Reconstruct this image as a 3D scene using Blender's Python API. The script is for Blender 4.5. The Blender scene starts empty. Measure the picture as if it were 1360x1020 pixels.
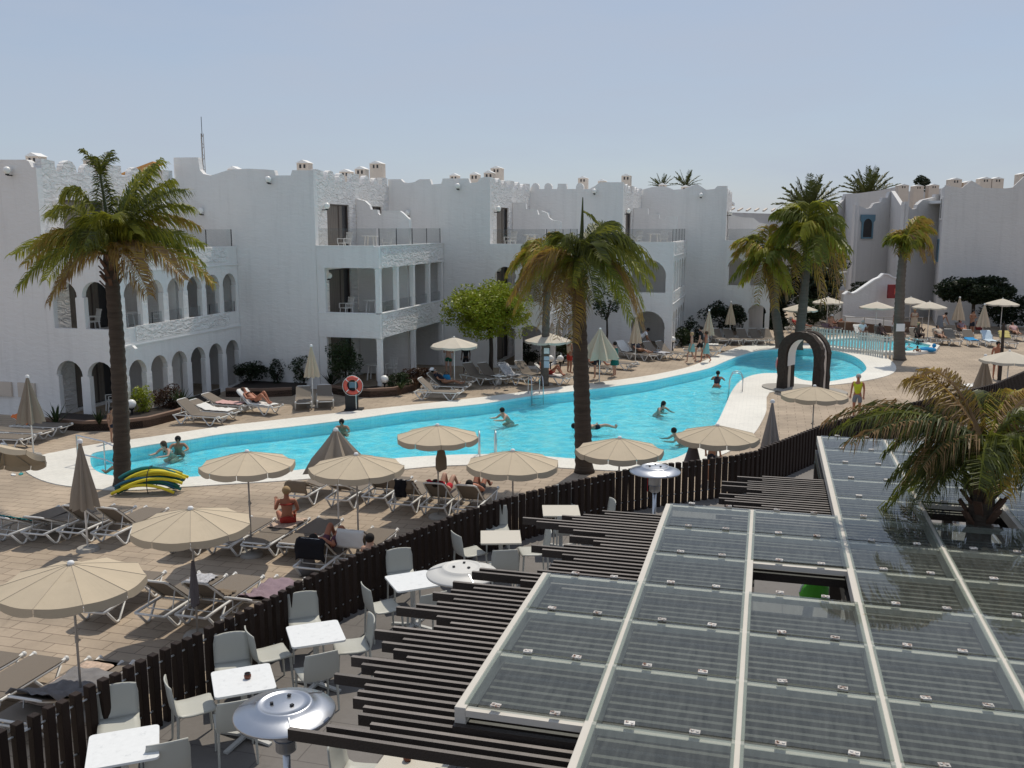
import bpy, bmesh, math, random
from mathutils import Vector as V, Matrix as M
from mathutils.geometry import tessellate_polygon
R = math.radians
rnd = random.Random(7)
S = bpy.context.scene
COL = S.collection
# ------------------------------------------------------------------ camera
F = 1260.0; PITCH = R(9.37); CP, SP = math.cos(PITCH), math.sin(PITCH); H = 7.0
cam = bpy.data.objects.new('camera', bpy.data.cameras.new('camera')); COL.objects.link(cam)
cam.location = (0, 0, H); cam.rotation_euler = (R(90) - PITCH, 0, 0)
cam.data.sensor_width = 36; cam.data.lens = 36 * F / 1360; cam.data.clip_end = 6000
S.camera = cam
def U(px, py, z=0.0):                     # point of the horizontal plane z seen at a photo position
    v = (py - 510) / F; d = (H - z) / (v * CP + SP)
    return V(((px - 680) / F * d, (CP - v * SP) * d, z))
def UY(px, py, Y):                        # point of the vertical plane Y
    v = (py - 510) / F; d = Y / (CP - v * SP)
    return V(((px - 680) / F * d, Y, H - (v * CP + SP) * d))
GA = R(15); A = V((math.cos(GA), -math.sin(GA), 0)); B = V((math.sin(GA), math.cos(GA), 0))
Z = V((0, 0, 1))
def G(s, t, z=0.0): return A * s + B * t + V((0, 0, z))
# ------------------------------------------------------------------ world + sun
SUN_AZ, SUN_EL = R(21), R(60)
w = bpy.data.worlds.new('World'); S.world = w; w.use_nodes = True
nt = w.node_tree; bg = nt.nodes['Background']
sky = nt.nodes.new('ShaderNodeTexSky'); sky.sky_type = 'NISHITA'; sky.sun_disc = False
sky.sun_elevation = SUN_EL; sky.sun_rotation = SUN_AZ
sky.air_density = 1.0; sky.dust_density = .6; sky.ozone_density = 3.0; sky.altitude = 0
hz = nt.nodes.new('ShaderNodeMixRGB'); hz.inputs[0].default_value = .72; hz.inputs[2].default_value = (4.75, 5.35, 6.45, 1)   # thin even haze over the blue
wn = nt.nodes.new('ShaderNodeTexNoise'); wn.inputs['Scale'].default_value = 2.2; wn.inputs['Detail'].default_value = 6; wn.inputs['Roughness'].default_value = .6; wc = nt.nodes.new('ShaderNodeTexCoord'); wm = nt.nodes.new('ShaderNodeMapping'); wm.inputs['Scale'].default_value = (1, 1, 4.5)
wr = nt.nodes.new('ShaderNodeMapRange'); wr.inputs['From Min'].default_value = .35; wr.inputs['From Max'].default_value = .7; wr.inputs['To Min'].default_value = .6; wr.inputs['To Max'].default_value = .9
nt.links.new(wc.outputs['Generated'], wm.inputs[0]); nt.links.new(wm.outputs[0], wn.inputs['Vector']); nt.links.new(wn.outputs[0], wr.inputs[0]); nt.links.new(wr.outputs[0], hz.inputs[0])   # barely visible wisps
nt.links.new(sky.outputs[0], hz.inputs[1]); nt.links.new(hz.outputs[0], bg.inputs[0]); bg.inputs[1].default_value = 0.096
sd = bpy.data.lights.new('sun', 'SUN'); sd.energy = 3.1; sd.angle = R(0.5); sd.color = (1, .92, .79)
so = bpy.data.objects.new('sun', sd); COL.objects.link(so); so.location = (0, 0, 60)
sdir = V((math.sin(SUN_AZ) * math.cos(SUN_EL), math.cos(SUN_AZ) * math.cos(SUN_EL), math.sin(SUN_EL)))
so.rotation_euler = sdir.to_track_quat('Z', 'Y').to_euler()
vs = S.view_settings; S.display_settings.display_device = 'sRGB'
vs.view_transform = 'Standard'; vs.look = 'None'; vs.exposure = 0.0; vs.gamma = 1
# ------------------------------------------------------------------ materials
MATS = {}
def N(t, kind, **kw):
    n = t.nodes.new(kind)
    for k, v in kw.items():
        if hasattr(n, k) and k not in n.inputs: setattr(n, k, v)
        else: n.inputs[k].default_value = v
    return n
def mat(name, col, rough=.7, var=.12, vs=3.0, bump=0.0, bs=40.0, metal=0.0, spec=.4, trans=0.0, rand=0.0, stain=None, aniso=None, shift=False):
    """principled paint with noise-driven colour variation, optional bump and optional second colour in patches"""
    if name in MATS: return MATS[name]
    m = bpy.data.materials.new(name); m.use_nodes = True; t = m.node_tree; p = t.nodes['Principled BSDF']
    p.inputs['Roughness'].default_value = rough; p.inputs['Metallic'].default_value = metal
    p.inputs['Specular IOR Level'].default_value = spec
    tc = N(t, 'ShaderNodeTexCoord'); mp = N(t, 'ShaderNodeMapping'); t.links.new(tc.outputs['Object'], mp.inputs[0])
    if aniso: mp.inputs['Scale'].default_value = aniso
    if shift: o_ = N(t, 'ShaderNodeObjectInfo'); t.links.new(o_.outputs['Location'], mp.inputs['Location'])
    no = N(t, 'ShaderNodeTexNoise', Scale=vs, Detail=5.0, Roughness=.6); t.links.new(mp.outputs[0], no.inputs['Vector'])
    mx = N(t, 'ShaderNodeMixRGB'); mx.inputs[1].default_value = (*[c * (1 - var) for c in col], 1)
    mx.inputs[2].default_value = (*[min(1, c * (1 + var)) for c in col], 1)
    t.links.new(no.outputs[0], mx.inputs[0]); out = mx.outputs[0]
    if stain:
        n2 = N(t, 'ShaderNodeTexNoise', Scale=stain[1], Detail=6.0, Roughness=.7); t.links.new(mp.outputs[0], n2.inputs['Vector'])
        cr = N(t, 'ShaderNodeValToRGB'); cr.color_ramp.elements[0].position = stain[2]; cr.color_ramp.elements[1].position = stain[2] + .12
        t.links.new(n2.outputs[0], cr.inputs[0]); m2 = N(t, 'ShaderNodeMixRGB'); m2.inputs[2].default_value = (*stain[0], 1)
        t.links.new(cr.outputs[0], m2.inputs[0]); t.links.new(out, m2.inputs[1]); out = m2.outputs[0]
    if rand:
        oi = N(t, 'ShaderNodeObjectInfo'); hs = N(t, 'ShaderNodeHueSaturation')
        mr = N(t, 'ShaderNodeMapRange'); mr.inputs['To Min'].default_value = 1 - rand; mr.inputs['To Max'].default_value = 1 + rand
        t.links.new(oi.outputs['Random'], mr.inputs[0]); t.links.new(mr.outputs[0], hs.inputs['Value']); t.links.new(out, hs.inputs['Color']); out = hs.outputs[0]
    t.links.new(out, p.inputs['Base Color'])
    if bump:
        b = N(t, 'ShaderNodeBump', Strength=min(1, bump), Distance=.02); n3 = N(t, 'ShaderNodeTexNoise', Scale=bs, Detail=4.0)
        t.links.new(mp.outputs[0], n3.inputs['Vector']); t.links.new(n3.outputs[0], b.inputs['Height']); t.links.new(b.outputs[0], p.inputs['Normal'])
    if trans:
        tr = N(t, 'ShaderNodeBsdfTranslucent'); t.links.new(out, tr.inputs[0]); ms = N(t, 'ShaderNodeMixShader', Fac=trans)
        t.links.new(p.outputs[0], ms.inputs[1]); t.links.new(tr.outputs[0], ms.inputs[2]); t.links.new(ms.outputs[0], t.nodes['Material Output'].inputs[0])
    MATS[name] = m; return m
def glassy(name, tint, dirt=.15, dirtcol=(.3, .32, .32), rough=.02, streak=0.0, ior=1.5):
    """thin sheet: tinted see-through + fresnel gloss + a little dust"""
    m = bpy.data.materials.new(name); m.use_nodes = True; t = m.node_tree; t.nodes.remove(t.nodes['Principled BSDF'])
    tr = N(t, 'ShaderNodeBsdfTransparent'); tr.inputs[0].default_value = (*tint, 1)
    df = N(t, 'ShaderNodeBsdfDiffuse'); df.inputs[0].default_value = (*dirtcol, 1)
    gl = N(t, 'ShaderNodeBsdfGlossy', Roughness=rough); f0 = N(t, 'ShaderNodeFresnel', IOR=ior); gg = N(t, 'ShaderNodeNewGeometry'); fr = N(t, 'ShaderNodeMath', operation='MULTIPLY'); bk = N(t, 'ShaderNodeMath', operation='SUBTRACT'); bk.inputs[0].default_value = 1
    t.links.new(gg.outputs['Backfacing'], bk.inputs[1]); t.links.new(f0.outputs[0], fr.inputs[0]); t.links.new(bk.outputs[0], fr.inputs[1])   # gloss on the outer face only
    m1 = N(t, 'ShaderNodeMixShader', Fac=dirt); m2 = N(t, 'ShaderNodeMixShader')
    if streak:
        tc = N(t, 'ShaderNodeTexCoord'); mp = N(t, 'ShaderNodeMapping'); mp.inputs['Scale'].default_value = (9, 1.2, 1)
        no = N(t, 'ShaderNodeTexNoise', Scale=2.0, Detail=6.0, Roughness=.65); mr = N(t, 'ShaderNodeMapRange')
        mr.inputs['From Min'].default_value = .3; mr.inputs['From Max'].default_value = .75
        mr.inputs['To Min'].default_value = max(0, dirt - streak); mr.inputs['To Max'].default_value = dirt + streak
        t.links.new(tc.outputs['Object'], mp.inputs[0]); t.links.new(mp.outputs[0], no.inputs['Vector']); t.links.new(no.outputs[0], mr.inputs[0]); t.links.new(mr.outputs[0], m1.inputs[0])
    t.links.new(tr.outputs[0], m1.inputs[1]); t.links.new(df.outputs[0], m1.inputs[2])
    t.links.new(fr.outputs[0], m2.inputs[0]); t.links.new(m1.outputs[0], m2.inputs[1]); t.links.new(gl.outputs[0], m2.inputs[2])
    t.links.new(m2.outputs[0], t.nodes['Material Output'].inputs[0]); MATS[name] = m; return m
def tiles(name, c1, c2, mortar, bw, rh, msize, rough=.8, rot=GA, bump=.3, dirt=.25):
    """paving in world coordinates, aligned to the grid of the place"""
    m = bpy.data.materials.new(name); m.use_nodes = True; t = m.node_tree; p = t.nodes['Principled BSDF']; p.inputs['Roughness'].default_value = rough
    p.inputs['Specular IOR Level'].default_value = .3
    g = N(t, 'ShaderNodeNewGeometry'); mp = N(t, 'ShaderNodeMapping'); mp.inputs['Rotation'].default_value = (0, 0, rot); t.links.new(g.outputs['Position'], mp.inputs[0])
    br = N(t, 'ShaderNodeTexBrick', Scale=1.0); br.inputs['Brick Width'].default_value = bw; br.inputs['Row Height'].default_value = rh
    br.inputs['Mortar Size'].default_value = msize; br.inputs['Mortar Smooth'].default_value = .2; br.inputs['Bias'].default_value = 0
    br.inputs['Color1'].default_value = (*c1, 1); br.inputs['Color2'].default_value = (*c2, 1); br.inputs['Mortar'].default_value = (*mortar, 1)
    t.links.new(mp.outputs[0], br.inputs['Vector'])
    no = N(t, 'ShaderNodeTexNoise', Scale=.35, Detail=8.0, Roughness=.65); t.links.new(g.outputs['Position'], no.inputs['Vector'])
    mr = N(t, 'ShaderNodeMapRange'); mr.inputs['From Min'].default_value = .3; mr.inputs['From Max'].default_value = .7; mr.inputs['To Min'].default_value = 1 - dirt; mr.inputs['To Max'].default_value = 1 + dirt * .6
    t.links.new(no.outputs[0], mr.inputs[0])
    n5 = N(t, 'ShaderNodeTexNoise', Scale=1.1, Detail=9.0, Roughness=.75, Distortion=.8); t.links.new(g.outputs['Position'], n5.inputs['Vector'])
    mr5 = N(t, 'ShaderNodeMapRange'); mr5.inputs['From Min'].default_value = .58; mr5.inputs['From Max'].default_value = .68; mr5.inputs['To Min'].default_value = 1; mr5.inputs['To Max'].default_value = 1 - dirt * .75; t.links.new(n5.outputs[0], mr5.inputs[0])
    mu5 = N(t, 'ShaderNodeMath', operation='MULTIPLY'); t.links.new(mr5.outputs[0], mu5.inputs[0]); t.links.new(mr.outputs[0], mu5.inputs[1]); mr = mu5
    n2 = N(t, 'ShaderNodeTexNoise', Scale=14.0, Detail=5.0, Roughness=.7); t.links.new(g.outputs['Position'], n2.inputs['Vector'])
    mr2 = N(t, 'ShaderNodeMapRange'); mr2.inputs['To Min'].default_value = .86; mr2.inputs['To Max'].default_value = 1.14; t.links.new(n2.outputs[0], mr2.inputs[0])
    mu = N(t, 'ShaderNodeMath', operation='MULTIPLY'); t.links.new(mr.outputs[0], mu.inputs[0]); t.links.new(mr2.outputs[0], mu.inputs[1])
    hs = N(t, 'ShaderNodeHueSaturation'); t.links.new(br.outputs[0], hs.inputs['Color']); t.links.new(mu.outputs[0], hs.inputs['Value']); t.links.new(hs.outputs[0], p.inputs['Base Color'])
    b = N(t, 'ShaderNodeBump', Strength=bump, Distance=.006); inv = N(t, 'ShaderNodeMath', operation='SUBTRACT'); inv.inputs[0].default_value = 1
    t.links.new(br.outputs['Fac'], inv.inputs[1]); t.links.new(inv.outputs[0], b.inputs['Height']); t.links.new(b.outputs[0], p.inputs['Normal'])
    MATS[name] = m; return m
def stucco(name, col, scale, strength, dist, wave=0.0):
    m = bpy.data.materials.new(name); m.use_nodes = True; t = m.node_tree; p = t.nodes['Principled BSDF']; p.inputs['Roughness'].default_value = .9
    p.inputs['Specular IOR Level'].default_value = .15
    g = N(t, 'ShaderNodeNewGeometry'); no = N(t, 'ShaderNodeTexNoise', Scale=.5, Detail=7.0, Roughness=.65); t.links.new(g.outputs['Position'], no.inputs['Vector'])
    mx = N(t, 'ShaderNodeMixRGB'); mx.inputs[1].default_value = (*[c * .9 for c in col], 1); mx.inputs[2].default_value = (*[min(1, c * 1.05) for c in col], 1)
    t.links.new(no.outputs[0], mx.inputs[0])
    # rain streaks running down the plaster
    ms = N(t, 'ShaderNodeMapping'); ms.inputs['Scale'].default_value = (2.2, 2.2, .16); t.links.new(g.outputs['Position'], ms.inputs[0]); ns = N(t, 'ShaderNodeTexNoise', Scale=1.6, Detail=6.0, Roughness=.7); t.links.new(ms.outputs[0], ns.inputs['Vector'])
    mr = N(t, 'ShaderNodeMapRange'); mr.inputs['From Min'].default_value = .5; mr.inputs['From Max'].default_value = .75; mr.inputs['To Min'].default_value = 1.0; mr.inputs['To Max'].default_value = .91; t.links.new(ns.outputs[0], mr.inputs[0])
    hs = N(t, 'ShaderNodeHueSaturation'); t.links.new(mx.outputs[0], hs.inputs['Color']); t.links.new(mr.outputs[0], hs.inputs['Value']); t.links.new(hs.outputs[0], p.inputs['Base Color'])
    # plaster strokes: noise stretched along slanting trowel marks
    mp = N(t, 'ShaderNodeMapping'); mp.inputs['Scale'].default_value = (1, 1, 2.6); mp.inputs['Rotation'].default_value = (0, R(28), 0); t.links.new(g.outputs['Position'], mp.inputs[0])
    n2 = N(t, 'ShaderNodeTexNoise', Scale=scale, Detail=4.0, Distortion=wave); t.links.new(mp.outputs[0], n2.inputs['Vector'])
    b = N(t, 'ShaderNodeBump', Strength=strength, Distance=dist); t.links.new(n2.outputs[0], b.inputs['Height']); t.links.new(b.outputs[0], p.inputs['Normal'])
    MATS[name] = m; return m
stucco('wall_smooth', (.80, .785, .765), 3.2, .6, .035, .6)
stucco('wall_rough', (.81, .795, .775), 2.2, 1.0, .16, 1.2)
stucco('wall_grey', (.66, .645, .63), 3.0, .6, .05, .6)
mat('white_paint', (.78, .78, .77), .6, .06)
mat('beige_render', (.62, .54, .46), .9, .12, bump=.4, bs=20)
mat('curtain', (.2, .175, .15), .9, .35, vs=3, aniso=(8, 8, .2))
mat('door_dark', (.035, .035, .037), .3, .2)
mat('bronze', (.1, .08, .07), .5)
mat('dark_room', (.22, .215, .21), .9)
mat('globe', (.85, .84, .8), .25, .03)
mat('black_metal', (.02, .02, .022), .45, .2)
mat('plastic_white', (.72, .71, .68), .4, .08)
mat('terracotta', (.55, .27, .08), .8, .2)
mat('curb', (.2, .13, .095), .85, .25, bump=.5)
mat('soil', (.03, .022, .018), .95, .3)
mat('blue_paint', (.13, .24, .31), .6)
mat('red_paint', (.2, .018, .02), .6)
mat('brown_rail', (.1, .05, .035), .7)
mat('steel', (.55, .56, .58), .28, .08, metal=1.0)
mat('brushed', (.5, .52, .56), .34, .12, metal=1.0, vs=2)
mat('lounger_frame', (.72, .71, .68), .42, .08, vs=8, stain=((.42, .4, .37), 5, .62))
mat('sling', (.185, .155, .125), .85, .12, vs=60, bump=.3, bs=300, rand=.12)
mat('canopy', (.55, .46, .335), .85, .07, vs=5, bump=.15, bs=120, trans=.12, rand=.06, stain=((.47, .385, .27), 2.2, .6))
mat('seam', (.42, .36, .28), .9)
mat('canopy_brown', (.33, .275, .215), .9, .08, vs=5, trans=.08, rand=.05)
mat('canopy_grey', (.3, .275, .255), .9, .08, vs=5, trans=.06)
mat('pole_grey', (.42, .4, .37), .45, .1, metal=.3)
mat('post_wood', (.022, .013, .010), .6, .35, vs=5, aniso=(6, 6, .6), bump=.3, bs=60, rand=.2, spec=.2)
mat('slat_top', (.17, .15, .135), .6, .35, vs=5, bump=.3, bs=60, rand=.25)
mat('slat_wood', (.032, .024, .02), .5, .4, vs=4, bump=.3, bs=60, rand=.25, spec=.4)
mat('rail_cream', (.56, .52, .46), .55, .08, vs=6, stain=((.4, .27, .15), 3.2, .67))
mat('chair_shell', (.46, .46, .415), .45, .04, rand=.04)
mat('table_white', (.74, .75, .745), .4, .09, vs=16, stain=((.6, .61, .61), 9, .58))
mat('table_cream', (.56, .52, .44), .45, .04)
mat('table_leg', (.5, .5, .48), .4)
mat('clip', (.52, .5, .47), .55, .25, vs=30, stain=((.17, .07, .035), 22, .5), rand=.25, shift=True)
mat('pot', (.16, .05, .025), .35, .3, vs=30)
mat('stone_dark', (.045, .034, .027), .95, .6, vs=9, bump=1.0, bs=14)
mat('buoy_red', (.62, .1, .07), .5, .08)
mat('cable', (.5, .5, .48), .4, metal=.6)
mat('heater_shade', (.55, .56, .58), .4, .05, metal=.85)
# ------------------------------------------------------------------ mesh helpers
class MB:
    def __init__(s): s.v = []; s.f = []; s.mi = []; s.cur = 0
    def add(s, vs, fs):
        o = len(s.v); s.v += [tuple(x) for x in vs]
        for f in fs: s.f.append([i + o for i in f]); s.mi.append(s.cur)
    def box(s, c, size, rz=0.0, rot=None):
        hx, hy, hz = size[0] / 2, size[1] / 2, size[2] / 2; m = rot if rot else M.Rotation(rz, 3, 'Z'); c = V(c)
        s.add([c + m @ V((x * hx, y * hy, z * hz)) for x, y, z in ((-1,-1,-1),(1,-1,-1),(1,1,-1),(-1,1,-1),(-1,-1,1),(1,-1,1),(1,1,1),(-1,1,1))],
              [(3,2,1,0),(4,5,6,7),(0,1,5,4),(1,2,6,5),(2,3,7,6),(3,0,4,7)]); return s
    def bar(s, p, q, wd, ht, up=Z):           # rectangular bar from p to q
        p, q = V(p), V(q); d = (q - p); L = d.length; d.normalize(); x = d.cross(up)
        if x.length < 1e-4: x = d.cross(V((1, 0, 0)))
        x.normalize(); y = x.cross(d); m = M((x, d, y)).transposed(); s.box((p + q) / 2, (wd, L, ht), rot=m); return s
    def tube(s, pts, r, seg=8, cap=True, closed=False):
        pts = [V(p) for p in pts]; n = len(pts); rs = r if isinstance(r, (list, tuple)) else [r] * n; vs = []; px = None
        for i, p in enumerate(pts):
            a = pts[(i - 1) % n] if (closed or i > 0) else p; b = pts[(i + 1) % n] if (closed or i < n - 1) else p
            d = (b - a).normalized()
            if px is None: px = d.cross(Z) if abs(d.z) < .95 else d.cross(V((1, 0, 0)))
            px = (px - d * px.dot(d)).normalized(); py = d.cross(px)
            vs += [p + (px * math.cos(2 * math.pi * k / seg) + py * math.sin(2 * math.pi * k / seg)) * rs[i] for k in range(seg)]
        fs = [(i * seg + k, i * seg + (k + 1) % seg, ((i + 1) % n) * seg + (k + 1) % seg, ((i + 1) % n) * seg + k) for i in range(n if closed else n - 1) for k in range(seg)]
        if cap and not closed: fs += [tuple(range(seg))[::-1], tuple((n - 1) * seg + k for k in range(seg))]
        s.add(vs, fs); return s
    def lathe(s, prof, c=(0, 0, 0), seg=16, axis=None):
        c = V(c); vs = []; m = axis if axis else M.Identity(3)
        for r, z in prof: vs += [c + m @ V((max(r, 1e-4) * math.cos(2 * math.pi * k / seg), max(r, 1e-4) * math.sin(2 * math.pi * k / seg), z)) for k in range(seg)]
        fs = [(i * seg + k, i * seg + (k + 1) % seg, (i + 1) * seg + (k + 1) % seg, (i + 1) * seg + k) for i in range(len(prof) - 1) for k in range(seg)]
        s.add(vs, fs); return s
    def ball(s, c, r, seg=12, ring=8, sc=(1, 1, 1)):
        pr = [(math.sin(math.pi * i / ring) * r, -math.cos(math.pi * i / ring) * r) for i in range(ring + 1)]
        o = len(s.v); s.lathe(pr, (0, 0, 0), seg); c = V(c)
        for i in range(o, len(s.v)): x, y, z = s.v[i]; s.v[i] = (c.x + x * sc[0], c.y + y * sc[1], c.z + z * sc[2])
        return s
    def plate(s, loops, th, fm):              # flat outline with holes, given thickness; fm(u, v, w) -> point
        polys = [[V((u, v, 0)) for u, v in l] for l in loops]; flat = [p for l in polys for p in l]; tr = tessellate_polygon(polys); n = len(flat)
        vs = [fm(p.x, p.y, 0) for p in flat] + [fm(p.x, p.y, th) for p in flat]; fs = []
        nn = V((0, 0, 0))
        for a, b, c in tr:
            ar = (flat[b] - flat[a]).cross(flat[c] - flat[a]).z
            if abs(ar) < 1e-9: continue
            if ar < 0: b, c = c, b
            fs += [(a, b, c), (n + a, n + c, n + b)]
        o = 0
        for k, l in enumerate(polys):
            m = len(l); ar = sum(l[i].x * l[(i + 1) % m].y - l[(i + 1) % m].x * l[i].y for i in range(m)); fwd = (ar > 0) == (k == 0)
            for i in range(m):
                a, b = o + i, o + (i + 1) % m
                if not fwd: a, b = b, a
                fs.append((b, a, n + a, n + b))
            o += m
        s.add(vs, fs); return s
    def build(s, name, mats, parent=None, smooth=False, loc=None, rz=0.0, flip=False, bevel=0.0):
        me = bpy.data.meshes.new(name); me.from_pydata(s.v, [], s.f)
        mats = mats if isinstance(mats, (list, tuple)) else [mats]
        for m in mats: me.materials.append(MATS[m] if isinstance(m, str) else m)
        if len(mats) > 1: me.polygons.foreach_set('material_index', s.mi)
        if smooth: me.polygons.foreach_set('use_smooth', [True] * len(me.polygons))
        me.update(); o = bpy.data.objects.new(name, me); COL.objects.link(o)
        if parent: o.parent = parent
        if loc is not None: o.location = loc
        o.rotation_euler.z = rz
        if bevel: b = o.modifiers.new('b', 'BEVEL'); b.width = bevel; b.segments = 2; b.limit_method = 'ANGLE'
        return o
def thing(name, label, cat, loc=(0, 0, 0), rz=0.0, group=None):
    o = bpy.data.objects.new(name, None); COL.objects.link(o); o.location = loc; o.rotation_euler.z = rz; o.empty_display_size = .1
    return tag(o, label, cat, group)
def tag(o, label=None, cat=None, group=None, kind=None):
    if label: o['label'] = label
    if cat: o['category'] = cat
    if group: o['group'] = group
    if kind: o['kind'] = kind
    return o
KIDS = {}
def dup(root, loc, rz=0.0, label=None, group=None):
    """copy of a thing with its parts and sub-parts"""
    r = root.copy(); COL.objects.link(r); r.location = loc; r.rotation_euler.z = rz
    if label: r['label'] = label
    if group: r['group'] = group
    if root not in KIDS: KIDS[root] = [(ch, list(ch.children)) for ch in root.children]
    for ch, gr in KIDS[root]:
        c = ch.copy(); COL.objects.link(c); c.parent = r
        for g in gr:
            d = g.copy(); COL.objects.link(d); d.parent = c
    return r
FIRST = set()
def place(proto, loc, rz, label, group=None):
    """the first use moves the proto itself, later ones are copies"""
    if proto not in FIRST:
        FIRST.add(proto); KIDS[proto] = [(ch, list(ch.children)) for ch in proto.children]
        proto.location = loc; proto.rotation_euler.z = rz; proto['label'] = label
        if group: proto['group'] = group
        return proto
    return dup(proto, loc, rz, label, group)
ORD = ['first', 'second', 'third', 'fourth', 'fifth', 'sixth', 'seventh', 'eighth', 'ninth', 'tenth', 'eleventh', 'twelfth']
# ------------------------------------------------------------------ ground, pool
tiles('pavers', (.405, .325, .243), (.36, .29, .218), (.2, .155, .115), .62, .31, .011, dirt=.3)
tiles('terrace_tiles', (.175, .16, .148), (.155, .143, .133), (.1, .09, .085), .9, .9, .008, rough=.6, dirt=.25)
tiles('pool_edge', (.76, .735, .67), (.72, .70, .64), (.56, .55, .5), .3, .15, .006, rough=.55, bump=.2, dirt=.12)
tiles('pool_tile', (.44, .88, .94), (.41, .86, .92), (.36, .8, .87), .25, .25, .008, rough=.4, bump=.1, dirt=.05)
WATER = [(120,612),(123,603),(145,598.5),(170,596.5),(210,590),(250,585),(300,576.5),(382,568),(475,556.5),(550,546),(640,537),(700,527),(767,519.5),(850,509),(900,499),(940,490),(962,481),(985,472),(1012,465.5),(1060,463),(1100,465),(1125,470),(1142,478),(1150,487),(1149,493),(1137,500),(1112,505.5),(1092,507.5),(1066,505),(1050,498.5),(1030,496),(1005,497.5),(985,505),(972,520),(963,540),(952,562),(935,580),(915,600),(890,611),(860,614),(775,611),(700,605),(640,604),(600,605),(550,607.5),(480,614),(395,625),(300,631),(237,635),(172,634),(140,631),(124,623)]
OUTER = [(31,622),(40,612),(60,604),(75,601),(125,591),(200,581),(300,566),(340,561.5),(475,546),(640,528),(767,511.5),(850,501),(900,491.5),(925,484),(950,473),(975,463),(1000,458),(1040,456.5),(1080,457),(1120,461),(1160,468),(1180,477),(1190,487),(1186,496),(1165,503),(1130,509),(1095,513),(1060,519),(1022,522),(1018,545),(1012,560),(1000,578),(975,597),(940,612),(905,622),(860,627),(775,624),(700,619),(640,618),(580,620),(537,624),(480,630),(395,638),(300,644),(237,648),(172,652),(125,650),(75,644),(45,634)]
def smooth_loop(px, n=3):
    p = [U(x, y) for x, y in px]; out = []
    for i in range(len(p)):
        a, b, c, d = p[i - 1], p[i], p[(i + 1) % len(p)], p[(i + 2) % len(p)]
        for k in range(n):
            t = k / n; out.append(.5 * ((2 * b) + (c - a) * t + (2 * a - 5 * b + 4 * c - d) * t * t + (3 * b - a - 3 * c + d) * t ** 3))
    return [(q.x, q.y) for q in out]
WL, OL = smooth_loop(WATER), smooth_loop(OUTER)
fl = lambda z: (lambda u, v, w: V((u, v, z + w)))
g = MB(); polys = [[V((x, y, 0)) for x, y in ((-1500, -1500), (1500, -1500), (1500, 3000), (-1500, 3000))], [V((x, y, 0)) for x, y in OL]]
flat = [p for l in polys for p in l]
fs = []
for a, b, c in tessellate_polygon(polys):
    if (flat[b] - flat[a]).cross(flat[c] - flat[a]).z < 0: b, c = c, b
    fs.append((a, b, c))
g.add(flat, fs); tag(g.build('ground', 'pavers'), kind='structure')
# raised white surround (25 mm) with its inner wall going down as the pool side
e = MB(); e.plate([OL, WL], .025, fl(0.0)); tag(e.build('pool_surround', 'pool_edge'), kind='structure')
b = MB(); n = len(WL); vs_ = [V((x, y, 0.0)) for x, y in WL] + [V((x, y, -.42)) for x, y in WL]
b.add(vs_, [(i, (i + 1) % n, n + (i + 1) % n, n + i) for i in range(n)])
pl = [V((x, y, 0)) for x, y in WL]
b.add([V((p.x, p.y, -.42)) for p in pl], [t if (pl[t[1]] - pl[t[0]]).cross(pl[t[2]] - pl[t[0]]).z > 0 else (t[0], t[2], t[1]) for t in tessellate_polygon([pl])])
tag(b.build('pool_basin', 'pool_tile'), kind='structure')
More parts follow.
